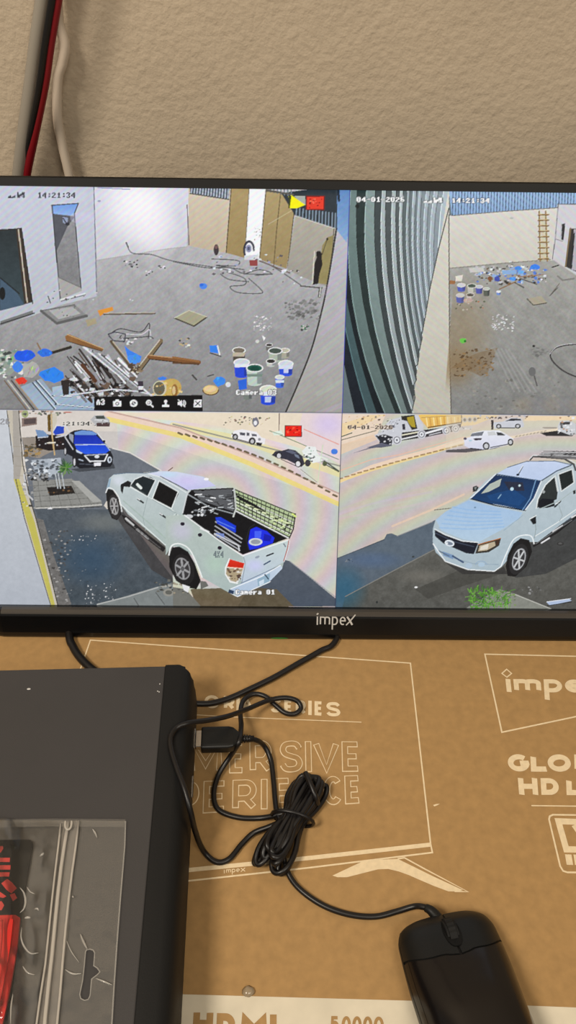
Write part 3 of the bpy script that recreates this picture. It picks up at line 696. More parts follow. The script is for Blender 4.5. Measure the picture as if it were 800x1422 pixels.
line([(330, 720), (430, 675)], 6, (140, 104, 70)); line([(440, 645), (600, 630)], 5, (150, 112, 80)); line([(460, 655), (560, 690)], 5, (60, 56, 54)); line([(425, 680), (480, 710)], 6, (70, 66, 62)); line([(655, 585), (695, 572)], 7, (60, 60, 60)); line([(690, 640), (720, 665), (790, 655)], 9, (130, 128, 124)); line([(650, 750), (700, 685)], 4, (110, 100, 90)); bits(12, 380, 420, 550, 590, [(230, 230, 232), (120, 120, 120)], 4, 12, 67)
poly([(60, 640), (105, 632), (98, 670), (58, 672)], (232, 228, 218)); poly([(20, 665), (60, 668), (55, 690), (22, 690)], (160, 110, 70))
pail(95, 695, 26, 34, (62, 84, 210), (222, 226, 236)); pail(160, 700, 28, 40, (206, 212, 208), (60, 80, 74)); pail(205, 705, 22, 38, (70, 82, 190), (200, 206, 220)); pail(250, 718, 20, 40, (84, 92, 86), (190, 196, 190)); pail(325, 735, 14, 18, (120, 150, 210), (226, 230, 236)); pail(88, 758, 26, 40, (60, 84, 212), (224, 228, 238)); pail(150, 756, 24, 30, (222, 222, 224), (70, 68, 70)); blob(135, 790, 28, 18, (220, 190, 190), 68); bits(20, 60, 240, 790, 850, [(60, 84, 60), (190, 100, 60), (230, 230, 230), (90, 90, 90)], 5, 14, 69)
crop(620, 400, 4.444)
line([(18, -450), (22, 350), (32, 780)], 6, (96, 90, 82))
clip[0] = int(cvp([(22, 300)])[0, 0]); glow(90, 300, 220, 420, (150, 130, 98), .6); glow(60, 480, 130, 160, (140, 110, 70), .5); clip[0] = XM
poly([(25, 500), (130, 430), (200, 400), (320, 370), (285, 450), (260, 520), (215, 548), (160, 520), (70, 490)], (124, 96, 62), .45, None, 1, 16, 3); bits(120, 50, 300, 375, 550, [(84, 62, 40), (150, 118, 76), (110, 84, 54)], 4, 16, 70, .8)
bits(60, 275, 420, 165, 270, [(230, 230, 232), (206, 206, 206)], 3, 11, 71); blob(105, 325, 22, 18, (110, 196, 80), 72); ell(118, 330, 8, 8, (40, 120, 40)); poly([(500, 68), (590, 50), (622, 92), (540, 106)], (172, 164, 144)); line([(500, 68), (540, 108), (622, 94)], 5, (70, 66, 58))
line([(860, 350), (760, 352), (680, 372), (645, 410), (660, 455), (720, 510), (800, 548), (900, 575)], 8, (52, 48, 50), 1, False, True); line([(860, 346), (760, 347), (682, 366), (641, 410)], 3, (200, 198, 200), 1, False, True); line([(640, 50), (690, 0)], 5, (90, 88, 86))
ell(532, 518, 22, 28, (110, 110, 110)); ell(542, 360, 9, 7, (24, 24, 24)); line([(545, 545), (562, 605)], 7, (84, 80, 80)); bits(30, 520, 640, 370, 430, [(120, 120, 118), (104, 104, 102)], 5, 22, 73, .5); bits(60, 150, 700, 560, 760, [(108, 106, 102), (170, 164, 150), (92, 90, 84)], 4, 22, 74, .45)
for k in range(5): line([(300+k*22, 380), (420+k*34, 640)], 10, (176, 176, 174), .35)
for k in range(5): glow(500+k*80, 720, 110, 60, [(170, 150, 120), (120, 128, 150)][k % 2], .35)
crop(470, 240, 4.706)
text('04-01-2026', 122, 440, 160, 192, (248, 250, 250), (60, 72, 74)); text('~W', 560, 690, 165, 198, (246, 248, 248), (90, 98, 100))

# ---- picture of the street with the tail of the pickup, lower half
feed(2); crop(0, 0, 1)
poly([(-120, 565), (500, 565), (500, 860), (-120, 860)], (222, 214, 206), 1, (206, 200, 190), 1, 4, 10)
poly([(20, 565), (100, 565), (480, 640), (480, 600), (480, 565)], (226, 220, 214), 1, None, 1, 4, 10)
poly([(60, 600), (170, 600), (480, 700), (480, 850), (200, 700)], (206, 200, 196), 1, None, 1, 4, 10)
q = cvp([(300, 700)]); fringe((YM, CH, int(XM*0.4), XM), q[0, 0], q[0, 1], 74, 9, 'ring')
# far kerb and signs
poly([(140, 574), (480, 574), (480, 640), (300, 592)], (236, 222, 200)); line([(240, 592), (330, 610), (480, 662)], 10, (238, 226, 160), .7); line([(240, 590), (480, 650)], 2, (150, 150, 140)); poly([(420, 574), (480, 574), (480, 650), (410, 612)], (232, 214, 220), .8); glow(455, 590, 30, 25, (216, 200, 240), .8)
line([(150, 578), (250, 600), (350, 640), (420, 672), (470, 694)], 13, (238, 212, 196)); line([(150, 583), (250, 606), (350, 646), (420, 678), (470, 701)], 7, (240, 220, 120), .8); line([(150, 572), (250, 595), (350, 634), (420, 664), (470, 686)], 2, (200, 168, 156))
for i in range(22):
    t = i/21; x = 250+t*215; y = 603+t*40+t*t*46
    line([(x-2.5, y-1), (x+2.5, y+1.2)], 3, (110, 96, 70))
crop(310, 575, 5)
line([(388, 0), (385, 130)], 6, (120, 96, 96)); line([(320, 120), (800, 320)], 5, (90, 130, 100)); line([(560, 110), (800, 215)], 6, (232, 140, 120), .8); line([(700, 330), (800, 400)], 10, (70, 80, 70)); bits(40, 0, 320, 10, 90, [(110, 110, 90), (216, 206, 150), (160, 120, 110), (80, 84, 90)], 4, 16, 80); blob(222, 60, 28, 34, (120, 116, 130), 81); ell(222, 66, 12, 16, (235, 235, 240))
poly([(340, 130), (400, 118), (420, 150), (350, 152)], (226, 240, 226)); line([(345, 130), (410, 150)], 4, (110, 140, 110))
poly([(428, 85), (542, 85), (542, 160), (428, 160)], (238, 30, 16)); line([(428, 85), (542, 85), (542, 160), (428, 160)], 6, (110, 14, 10), 1, True); bits(18, 440, 530, 95, 150, [(140, 0, 0), (255, 90, 60)], 6, 14, 82)
poly([(50, 160), (75, 120), (130, 110), (230, 128), (262, 165), (292, 175), (285, 215), (200, 205), (100, 180)], (238, 236, 240)); line([(60, 140), (100, 180), (190, 205)], 8, (110, 100, 96)); ell(82, 162, 20, 22, (44, 42, 46)); ell(82, 164, 10, 12, (180, 180, 184)); ell(200, 192, 24, 26, (44, 42, 46)); ell(200, 194, 12, 14, (190, 190, 194)); poly([(112, 130), (150, 135), (150, 155), (115, 150)], (84, 84, 96)); poly([(160, 132), (180, 134), (180, 155), (162, 155)], (84, 84, 96)); poly([(195, 140), (230, 145), (232, 160), (198, 158)], (96, 96, 108)); poly([(225, 200), (270, 205), (262, 225), (232, 222)], (40, 38, 40)); ell(250, 180, 10, 10, (150, 150, 156))
poly([(335, 290), (360, 262), (410, 258), (450, 246), (500, 256), (548, 296), (566, 350), (540, 372), (440, 322), (370, 308)], (52, 52, 66)); ell(385, 292, 22, 22, (30, 30, 34)); ell(385, 294, 14, 16, (205, 205, 210)); ell(520, 348, 24, 26, (30, 30, 34)); ell(518, 350, 15, 18, (225, 225, 228)); poly([(430, 262), (470, 254), (512, 275), (480, 282)], (96, 100, 120)); poly([(490, 280), (520, 290), (530, 315), (500, 300)], (120, 130, 150)); line([(400, 318), (520, 372)], 5, (36, 30, 36))
poly([(545, 262), (580, 226), (640, 232), (650, 270), (690, 330), (620, 345), (570, 310)], (236, 240, 238)); bits(26, 555, 640, 230, 350, [(60, 96, 84), (170, 210, 190), (50, 50, 60)], 6, 16, 83); ell(585, 345, 20, 24, (60, 58, 66)); ell(703, 350, 16, 16, (90, 100, 70)); line([(690, 220), (655, 470)], 5, (206, 226, 190)); line([(520, 380), (660, 490)], 5, (236, 232, 224)); line([(535, 388), (650, 478)], 3, (110, 100, 90)); ell(770, 265, 24, 20, (70, 130, 226)); line([(650, 290), (720, 320)], 10, (230, 236, 226))
line([(700, 350), (800, 405)], 7, (76, 82, 70))
crop(0, 565, 3.333)
poly([(90, 20), (440, 20), (440, 130), (110, 150)], (214, 206, 200), .5)
# parked cars in shade, pavement
poly([(100, 145), (180, 140), (520, 195), (600, 215), (745, 298), (560, 320), (480, 460), (700, 700), (560, 940), (330, 940), (160, 600)], (112, 118, 128), 1, (92, 98, 104), 1, 8, 6)
line([(520, 195), (600, 215), (745, 298)], 5, (226, 222, 216)); poly([(100, 145), (190, 142), (260, 200), (180, 240), (120, 230)], (150, 140, 130), 1, None, 1, 8); bits(40, 115, 190, 175, 235, [(170, 140, 90), (120, 100, 70), (90, 84, 70)], 5, 18, 84)
poly([(100, 55), (170, 50), (170, 85), (100, 95)], (140, 120, 112)); poly([(110, 60), (165, 55), (165, 80), (110, 85)], (86, 74, 74)); ell(115, 35, 16, 18, (160, 170, 120)); bits(20, 90, 330, 20, 40, [(90, 90, 90), (190, 160, 140), (120, 130, 110)], 5, 16, 85)
poly([(150, 345), (330, 335), (470, 440), (470, 462), (160, 475)], (142, 142, 138), 1, None, 1, 8, 5)
for i in range(5): line([(150+i*4, 370+i*24), (345+i*30, 352+i*24)], 2, (104, 104, 100))
for i in range(6): line([(175+i*38, 345), (190+i*48, 470)], 2, (108, 108, 104))
poly([(330, 345), (365, 345), (470, 440), (430, 445)], (170, 170, 166)); line([(165, 472), (360, 465), (470, 455)], 5, (200, 198, 192)); line([(165, 480), (470, 465)], 4, (62, 62, 62)); poly([(215, 375), (330, 368), (348, 402), (230, 415)], (36, 32, 30)); bits(14, 220, 340, 375, 405, [(120, 90, 60), (60, 50, 44)], 4, 10, 86)
poly([(145, 250), (280, 238), (285, 290), (240, 330), (165, 318)], (176, 184, 194), 1, None, 1, 10); bits(50, 150, 285, 250, 330, [(90, 96, 104), (220, 226, 232), (70, 74, 80), (140, 150, 160)], 6, 18, 87); bits(50, 140, 220, 310, 345, [(60, 60, 60), (150, 150, 150), (30, 30, 30)], 5, 14, 88)
r = random.Random(90)
for i in range(55):
    t = r.uniform(0, 6.28); R_ = r.uniform(8, 42)
    line([(305, 285), (305+R_*math.cos(t), 285+R_*math.sin(t)*1.1)], 5, r.choice([(60, 110, 50), (90, 140, 60), (44, 84, 40), (120, 150, 90)]), .8)
for x in (255, 268, 285): line([(x, 310), (x+12, 380)], 4, (190, 196, 200))
bits(16, 220, 400, 470, 520, [(226, 226, 228), (60, 60, 60), (150, 150, 150)], 5, 18, 91); ell(238, 518, 16, 12, (130, 130, 128)); line([(290, 492), (340, 480)], 9, (225, 225, 228))
crop(60, 565, 8)
def suv(dx, dy, s, dark):
    T = lambda L: [(dx+x*s, dy+y*s) for x, y in L]
    poly(T([(300, 290), (340, 270), (420, 258), (540, 270), (620, 320), (680, 400), (740, 480), (775, 560), (770, 640), (740, 675), (400, 690), (330, 640), (320, 560), (240, 520), (230, 350)]), (26, 28, 36))
    poly(T([(345, 290), (430, 268), (545, 278), (600, 310), (570, 330), (350, 318)]), (110, 150, 214)); poly(T([(350, 320), (580, 318), (680, 415), (560, 425), (340, 420), (345, 360)]), (18, 46, 170), 1, (26, 58, 196), 1)
    poly(T([(350, 430), (680, 430), (735, 490), (690, 525), (460, 530), (370, 480)]), (24, 70, 216), 1, (38, 92, 232), 1); line(T([(355, 428), (690, 425), (740, 490)]), 8*s, (190, 210, 240)); line(T([(600, 300), (680, 400)]), 8*s, (225, 230, 240))
    poly(T([(285, 300), (335, 320), (330, 410), (290, 360)]), (150, 156, 170)); line(T([(240, 340), (330, 480)]), 10*s, (205, 205, 210))
    poly(T([(470, 545), (710, 535), (680, 610), (510, 615)]), (30, 34, 44)); line(T([(460, 550), (515, 612), (680, 608), (712, 535)]), 14*s, (226, 230, 238)); line(T([(470, 545), (710, 532)]), 8*s, (190, 196, 206)); ell(dx+595*s, dy+560*s, 26*s, 18*s, (216, 220, 228)); poly(T([(562, 628), (640, 624), (638, 662), (566, 664)]), (232, 232, 240))
    poly(T([(360, 480), (440, 520), (420, 530), (370, 510)]), (196, 210, 230)); ell(dx+735*s, dy+595*s, 24*s, 36*s, (196, 206, 220)); ell(dx+738*s, dy+595*s, 12*s, 22*s, (60, 66, 80)); line(T([(395, 590), (440, 605)]), 12*s, (170, 180, 196)); line(T([(400, 640), (560, 650)]), 6*s, (90, 96, 110))
    ell(dx+345*s, dy+620*s, 22*s, 60*s, (40, 40, 44)); ell(dx+345*s, dy+620*s, 11*s, 40*s, (200, 200, 206)); ell(dx+245*s, dy+500*s, 18*s, 50*s, (40, 40, 44)); ell(dx+243*s, dy+500*s, 9*s, 34*s, (196, 196, 200)); ell(dx+675*s, dy+390*s, 14*s, 14*s, (20, 22, 28))
poly([(300, 700), (780, 640), (800, 690), (400, 730)], (60, 64, 70), .8)
poly([(-90, 330), (20, 310), (240, 330), (240, 480), (60, 495), (-80, 460)], (34, 26, 28)); poly([(105, 285), (150, 220), (230, 225), (230, 300), (130, 320)], (34, 70, 190)); line([(100, 290), (145, 215), (250, 220), (280, 280)], 10, (216, 218, 226)); line([(140, 345), (260, 320)], 12, (206, 206, 214)); poly([(-90, 260), (0, 270), (60, 330), (-60, 350)], (120, 150, 190)); line([(-60, 350), (50, 340)], 10, (200, 205, 214)); bits(14, -60, 230, 370, 440, [(210, 210, 216), (90, 60, 60)], 6, 18, 92)
suv(0, 0, 1, 1)
poly([(40, 95), (80, 80), (150, 85), (150, 170), (110, 280), (50, 280)], (206, 200, 184)); poly([(45, 95), (78, 92), (75, 280), (50, 280)], (110, 84, 30)); line([(90, 90), (95, 300), (125, 540)], 14, (196, 168, 120)); line([(75, 90), (78, 280)], 8, (60, 44, 20)); line([(45, 408), (130, 404)], 14, (236, 226, 206))
poly([(520, 150), (570, 100), (670, 100), (735, 150), (740, 215), (600, 225), (560, 190)], (186, 186, 188)); poly([(575, 108), (670, 104), (690, 140), (590, 140)], (70, 76, 72)); poly([(590, 185), (740, 180), (735, 225), (592, 225)], (84, 64, 66)); line([(570, 150), (720, 165)], 8, (228, 230, 234)); bits(14, 520, 740, 160, 225, [(240, 240, 240), (60, 50, 50), (140, 140, 140)], 6, 18, 93)
ell(270, 68, 50, 8, (196, 130, 120)); text(':21:34', 200, 520, 172, 216, (66, 64, 66), (226, 222, 214))
crop(0, 720, 3.333)
poly([(160, -40), (560, -40), (800, 280), (800, 420), (300, 420)], (84, 92, 100), 1, (70, 80, 88), 1, 12, 5); glow(420, 190, 210, 160, (50, 78, 104), .7); glow(480, 20, 160, 60, (120, 124, 122), .7)
poly([(500, -60), (620, -60), (800, 120), (800, 300), (700, 240)], (66, 62, 62), .75, None, 1, 8)
bits(40, 320, 560, 60, 400, [(150, 156, 160), (120, 126, 130), (60, 66, 70)], 2, 7, 94, .8); bits(20, 395, 440, 310, 400, [(226, 228, 230)], 2, 6, 95); bits(14, 480, 540, 300, 380, [(220, 222, 224)], 2, 6, 96); bits(12, 315, 460, 80, 110, [(206, 208, 210)], 2, 6, 97)
poly([(440, 405), (720, 320), (800, 300), (800, 430), (440, 430)], (128, 134, 134), 1, None, 1, 6); line([(450, 400), (590, 365), (730, 322)], 6, (176, 178, 176)); line([(620, 372), (640, 405)], 4, (84, 88, 88)); line([(720, 345), (760, 400)], 4, (84, 88, 88)); ell(780, 345, 26, 18, (150, 148, 140)); ell(780, 345, 16, 10, (100, 100, 94)); bits(24, 720, 800, 290, 340, [(110, 110, 104), (170, 168, 160), (70, 70, 66)], 5, 14, 98)
poly([(165, 0), (200, 10), (250, 180), (290, 290), (330, 400), (260, 410)], (112, 110, 108), 1, None, 1, 16, 2); bits(110, 180, 330, 60, 400, [(150, 148, 146), (84, 82, 80), (60, 58, 58), (176, 174, 172)], 4, 13, 99, .8)
for i in range(1):
    poly([(-120, -520), (30, -520), (110, 0), (235, 410), (-420, 410), (-420, -520)], (206, 210, 216), 1, (178, 184, 194), 1, 4, 12)
    poly([(30, -505), (58, -505), (145, -60), (165, 0), (265, 408), (235, 408), (110, 0)], (200, 192, 176)); poly([(62, -180), (88, -180), (160, 20), (255, 408), (238, 408), (125, 20)], (196, 188, 92)); line([(30, -505), (70, -190), (112, 0), (235, 408)], 4, (86, 84, 76)); line([(85, -505), (105, -250), (140, -80), (165, 0), (268, 408)], 5, (62, 60, 54)); poly([(58, -505), (84, -505), (100, -250), (90, -180), (62, -180)], (172, 166, 158))
for k in range(6): line([(60+k*6, -330+k*45), (110+k*9, -330+k*45)], 3, (150, 140, 120), .4)
text('26', 0, 50, -460, -432, (150, 150, 154))
line([(110, -200), (125, -110), (150, -85)], 8, (200, 200, 202)); bits(30, 105, 170, -280, -20, [(60, 60, 60), (160, 160, 158), (220, 220, 220)], 4, 14, 100)
# the pickup
crop(140, 640, 5.333)
poly([(-20, 420), (60, 430), (200, 560), (400, 760), (520, 900), (560, 1010), (700, 1075), (1000, 1075), (1330, 860), (1400, 760), (1500, 900), (1760, 1100), (520, 1100)], (78, 84, 92), .0)
# street shade beyond the tail
crop(240, 720, 3.333)
poly([(500, 190), (540, 200), (752, 372), (752, 410), (300, 410), (340, 340)], (84, 92, 104), 1, (74, 84, 98), 1, 5); poly([(80, 330), (340, 320), (480, 330), (560, 410), (110, 412)], (96, 84, 62), .9, None, 1, 10); line([(540, 200), (752, 366)], 4, (160, 160, 166)); poly([(0, 320), (60, 330), (130, 410), (0, 410)], (118, 118, 112)); bits(14, 0, 70, 300, 350, [(226, 226, 230), (90, 90, 86), (160, 150, 130)], 5, 16, 101)
crop(140, 640, 5.333)
BODY = (196, 206, 206)
poly([(40, 215), (60, 135), (95, 105), (200, 92), (330, 95), (440, 80), (560, 84), (760, 120), (850, 190), (860, 260), (820, 420), (1000, 560), (840, 800), (560, 640), (490, 640), (200, 400), (150, 330), (130, 260), (90, 215)], (196, 206, 210), 1, (168, 184, 178), 1, 4)
poly([(350, 98), (440, 82), (560, 86), (760, 124), (850, 190), (640, 222), (560, 180), (440, 120)], (214, 220, 240), 1, (198, 196, 240), 1)
glow(500, 105, 90, 30, (190, 226, 246), .6); glow(640, 150, 110, 50, (214, 200, 246), .6); glow(130, 150, 70, 50, (226, 230, 246), .6)
line([(440, 120), (560, 180), (640, 225)], 7, (60, 64, 70)); line([(350, 100), (440, 125), (550, 190), (632, 240)], 5, (236, 240, 240)); line([(95, 105), (200, 94), (330, 96), (420, 82)], 5, (110, 130, 150)); line([(500, 78), (530, 55)], 7, (120, 90, 80)); ell(780, 140, 18, 10, (250, 250, 255))
poly([(215, 190), (250, 145), (310, 118), (370, 125), (405, 148), (345, 268), (280, 235)], (28, 38, 42)); poly([(430, 155), (570, 235), (575, 250), (520, 355), (382, 282)], (14, 14, 16)); line([(430, 152), (572, 232), (522, 358), (380, 284)], 6, (232, 240, 236), 1, True); line([(215, 190), (250, 142), (312, 115), (405, 146), (345, 270), (215, 192)], 5, (226, 232, 232)); line([(270, 180), (295, 205)], 22, (226, 236, 230)); line([(225, 180), (330, 250)], 4, (90, 104, 104), .6)
poly([(145, 180), (200, 150), (225, 165), (215, 200), (170, 195), (160, 250), (145, 225)], (24, 24, 28)); poly([(40, 220), (60, 140), (75, 130), (60, 220)], (150, 176, 196))
line([(215, 200), (345, 270), (520, 360), (560, 400), (640, 440)], 4, (226, 234, 230)); line([(345, 275), (310, 420), (330, 520)], 3, (150, 165, 165)); line([(380, 290), (560, 395)], 4, (140, 156, 158)); line([(560, 400), (510, 520), (495, 650)], 5, (110, 124, 124)); line([(545, 400), (492, 520), (480, 640)], 4, (230, 238, 232)); line([(150, 330), (300, 470), (490, 640)], 7, (226, 234, 232)); line([(165, 300), (350, 460), (490, 590)], 8, (160, 182, 168), .6)
for x, y in ((292, 300), (458, 410)): line([(x-18, y-12), (x+20, y+14)], 15, (36, 42, 44)); line([(x-22, y-18), (x-4, y-6)], 6, (236, 240, 240))
ell(606, 470, 17, 18, (30, 26, 40)); ell(734, 550, 20, 20, (30, 26, 40))
poly([(36, 240), (52, 210), (90, 220), (130, 280), (150, 400), (120, 445), (80, 430), (50, 360)], (26, 26, 28)); ell(100, 345, 42, 92, (44, 42, 44), 1, -10); ell(98, 340, 30, 66, (150, 150, 150), 1, -10); ell(98, 340, 24, 54, (70, 68, 70), 1, -10)
for a in range(0, 360, 60): line([(98, 340), (98+26*math.cos(math.radians(a)), 340+58*math.sin(math.radians(a)))], 8, (176, 174, 174))
line([(36, 240), (55, 205), (95, 222), (135, 285), (155, 380)], 7, (232, 236, 236), 1, False, True)
poly([(150, 400), (200, 420), (350, 550), (480, 650), (460, 680), (180, 460)], (34, 32, 34)); line([(185, 432), (240, 480)], 16, (196, 196, 196)); line([(265, 510), (350, 580)], 14, (176, 176, 176)); line([(190, 450), (440, 650)], 6, (90, 88, 88))
crop(230, 660, 4.211)
poly([(0, 240), (110, 235), (160, 270), (300, 380), (430, 465), (455, 480), (715, 385), (722, 430), (690, 510), (680, 550), (610, 620), (410, 712), (370, 690), (210, 600), (150, 440), (60, 400), (20, 440), (0, 470)], (184, 196, 190), 1, (172, 188, 186), 1, 4)
glow(90, 330, 90, 80, (206, 198, 226), .6); glow(290, 520, 90, 90, (180, 208, 188), .6); glow(560, 500, 120, 70, (198, 204, 228), .6)
poly([(455, 478), (716, 384), (722, 430), (688, 512), (450, 640), (440, 620)], (200, 214, 212), 1, (188, 202, 220), 1); line([(450, 474), (718, 382)], 6, (240, 246, 244)); line([(455, 482), (465, 520), (445, 630)], 4, (140, 150, 160)); glow(520, 530, 70, 50, (206, 206, 250), .7)
poly([(375, 668), (560, 580), (672, 528), (682, 548), (610, 622), (420, 712)], (200, 214, 230), 1, (176, 196, 220), 1); line([(440, 635), (660, 535)], 5, (120, 136, 156)); line([(380, 668), (560, 595), (670, 530)], 5, (240, 246, 250)); poly([(535, 610), (610, 575), (605, 632), (540, 660)], (150, 180, 200)); poly([(545, 625), (575, 610), (575, 635), (548, 650)], (210, 226, 240)); line([(580, 585), (600, 610)], 8, (50, 70, 90)); line([(372, 690), (420, 713), (610, 625)], 5, (236, 240, 244)); poly([(370, 670), (400, 680), (395, 700), (365, 690)], (40, 60, 90))
# bed cage
poly([(95, 230), (130, 110), (150, 90), (390, 80), (560, 150), (755, 235), (720, 370), (450, 468), (300, 375), (160, 270)], (14, 14, 18))
def rods(n, a0, a1, b0, b1, wd, col, al=1):
    for i in range(n):
        t = i/(n-1); line([(a0[0]+(a1[0]-a0[0])*t, a0[1]+(a1[1]-a0[1])*t), (b0[0]+(b1[0]-b0[0])*t, b0[1]+(b1[1]-b0[1])*t)], wd, col, al)
poly([(160, 92), (385, 82), (400, 170), (395, 215), (200, 150)], (90, 92, 96)); r = random.Random(111)
for k in range(46):
    x, y = r.uniform(160, 400), r.uniform(90, 225); line([(x, y), (x+r.uniform(10, 40), y+r.uniform(-12, 12))], r.uniform(3, 7), r.choice([(235, 238, 240), (16, 16, 20), (180, 186, 190), (24, 24, 28)]))
poly([(395, 82), (560, 145), (758, 232), (745, 300), (720, 368), (560, 285), (410, 205)], (176, 192, 150)); rods(7, (392, 82), (408, 205), (758, 232), (722, 365), 7, (22, 22, 26)); rods(3, (400, 120), (406, 190), (748, 280), (728, 350), 4, (235, 240, 226)); rods(14, (400, 90), (745, 235), (412, 200), (718, 350), 4, (30, 30, 34))
[line([(412+k*13, 118+k*7), (440+k*17, 150+k*8)], 9, (20, 20, 24)) for k in range(9)]; [line([(470+k*24, 175+k*11), (510+k*26, 190+k*12)], 8, (26, 26, 30) if k % 2 else (228, 238, 190)) for k in range(9)]; bits(26, 600, 720, 250, 320, [(24, 24, 28), (226, 240, 160), (200, 216, 170)], 5, 14, 113)
poly([(410, 210), (560, 290), (700, 375), (640, 400), (500, 300), (400, 250)], (14, 14, 18)); line([(405, 210), (720, 372)], 7, (236, 240, 236)); line([(130, 115), (255, 190), (400, 230)], 6, (150, 156, 160)); line([(150, 92), (390, 80)], 8, (30, 30, 34)); line([(135, 90), (120, 130), (98, 225)], 7, (205, 208, 210)); line([(400, 80), (410, 200), (395, 245)], 9, (196, 200, 196)); line([(758, 230), (745, 320), (722, 372)], 8, (26, 26, 30)); line([(740, 230), (760, 245)], 10, (216, 236, 130))
bits(16, 150, 265, 205, 245, [(220, 222, 226), (120, 124, 130)], 6, 20, 114); ell(135, 244, 24, 11, (200, 202, 206)); rods(4, (290, 275), (285, 350), (445, 375), (430, 440), 6, (176, 178, 184)); line([(205, 315), (250, 335)], 12, (226, 228, 230)); line([(240, 315), (275, 340)], 8, (20, 20, 22))
poly([(290, 250), (320, 248), (410, 300), (408, 340), (300, 285)], (22, 60, 214)); line([(300, 270), (400, 315)], 5, (90, 130, 240)); poly([(290, 340), (340, 345), (345, 375), (300, 365)], (120, 140, 200)); line([(285, 345), (425, 415), (430, 445)], 7, (206, 208, 212))
poly([(495, 320), (530, 305), (560, 320), (590, 330), (635, 370), (625, 400), (540, 430), (490, 440), (480, 400)], (24, 44, 228)); poly([(520, 330), (560, 330), (555, 370), (520, 370)], (70, 100, 250)); poly([(575, 345), (620, 360), (610, 390), (570, 385)], (14, 24, 170)); ell(525, 393, 40, 22, (206, 214, 220)); ell(525, 393, 28, 14, (150, 156, 166)); line([(485, 440), (470, 380), (490, 310), (520, 290)], 6, (30, 32, 36))
line([(110, 237), (300, 376), (432, 464), (455, 478)], 6, (240, 244, 242))
for x, y in ((98, 288), (200, 352), (315, 428)): ell(x, y, 13, 11, (34, 26, 44))
text('4X4', 278, 340, 446, 486, (110, 122, 126)); line([(590, 475), (628, 460)], 10, (40, 44, 56)); line([(575, 525), (610, 505)], 9, (70, 90, 120)); ell(535, 482, 14, 7, (150, 160, 176), 1, -20); line([(690, 405), (700, 420)], 8, (120, 130, 140)); line([(720, 385), (712, 430), (690, 505)], 7, (176, 90, 80)); line([(724, 385), (716, 432), (692, 510)], 3, (240, 240, 240))
poly([(372, 492), (462, 518), (448, 580), (420, 635), (375, 625), (348, 580), (350, 545)], (226, 226, 222)); poly([(375, 494), (460, 518), (452, 550), (358, 540)], (226, 50, 26), 1, (200, 36, 20), 1); poly([(356, 545), (450, 552), (440, 590), (410, 628), (378, 618), (352, 580)], (176, 160, 130)); bits(22, 362, 440, 550, 615, [(120, 90, 70), (226, 220, 210), (90, 70, 60)], 6, 16, 115); line([(360, 540), (455, 548)], 4, (250, 180, 150)); line([(372, 490), (348, 545), (348, 582), (376, 628), (420, 636)], 5, (246, 248, 246))
poly([(20, 470), (40, 425), (80, 420), (130, 450), (170, 520), (205, 620), (180, 670), (120, 660), (60, 620), (20, 540)], (20, 20, 22)); ell(103, 555, 62, 92, (34, 33, 34), 1, -14); ell(98, 550, 44, 66, (140, 140, 142), 1, -14); ell(98, 550, 38, 57, (60, 58, 60), 1, -14)
for a in range(20, 380, 60): line([(98, 550), (98+38*math.cos(math.radians(a)), 550+58*math.sin(math.radians(a)))], 13, (156, 156, 158))
ell(98, 550, 10, 14, (90, 90, 92)); line([(18, 470), (35, 415), (85, 405), (140, 440), (185, 530), (212, 600)], 8, (236, 240, 238), 1, False, True); poly([(200, 620), (235, 625), (250, 650), (205, 670)], (110, 110, 106)); poly([(95, 640), (140, 655), (130, 690), (105, 675)], (232, 232, 234))
text('Camera 01', 408, 640, 672, 700, (248, 248, 250), (90, 94, 96))

# ---- picture of the street with the front of the pickup, lower half
feed(3); crop(0, 0, 1)
poly([(460, 565), (1120, 565), (1120, 860), (460, 860)], (204, 199, 192), 1, (196, 190, 178), 1, 4, 10)
q = cvp([(740, 1000)]); fringe((YM, CH, XM, CW), q[0, 0], q[0, 1], 62, 8, 'ring')
crop(460, 565, 4.444)
poly([(40, 50), (340, 50), (280, 190), (55, 240)], (236, 216, 196)); poly([(60, 110), (240, 55), (330, 52), (60, 190)], (240, 214, 170)); bits(36, 70, 330, 55, 130, [(216, 176, 130), (120, 100, 90), (240, 226, 180), (150, 140, 130)], 4, 14, 120); line([(60, 210), (280, 150)], 5, (110, 110, 96)); line([(60, 190), (130, 165)], 6, (70, 96, 74)); poly([(55, 240), (280, 170), (300, 200), (55, 300)], (236, 206, 178), .8)
poly([(130, 292), (300, 235), (380, 240), (240, 262)], (96, 100, 122))
line([(40, 470), (250, 375), (420, 325), (640, 265), (820, 205), (1000, 165)], 26, (240, 214, 190)); line([(50, 465), (250, 395), (420, 345), (640, 285), (820, 225)], 16, (240, 214, 150), .9); line([(50, 400), (250, 330), (420, 300), (640, 240), (820, 190)], 6, (232, 190, 170))
for i in range(20): t = i/19; x = 60+t*740; y = 448-t*205+20*math.sin(t*3.14)*-.4; line([(x-10, y), (x+12, y-4)], 9, (150, 118, 80), .8)
for k in range(4): line([(50, 640+k*30-k*k*4), (300, 560+k*30), (620, 500+k*30)], 16, [(196, 200, 170), (206, 190, 214), (196, 206, 190), (214, 190, 200)][k], .35, False, True)
line([(380, 740), (620, 640), (820, 545)], 14, (232, 204, 180), .8); line([(640, 640), (750, 628)], 5, (110, 100, 96))
crop(460, 720, 4.444)
poly([(36, 250), (330, 130), (345, 100), (375, 95), (410, 110), (620, 25), (800, -60), (1000, -100), (1700, -330), (3000, -330), (3000, 600), (20, 600)], (98, 112, 126), 1, (84, 96, 108), 1, 7, 6); line([(38, 250), (330, 135)], 4, (70, 76, 84)); line([(410, 112), (625, 25)], 5, (150, 150, 150))
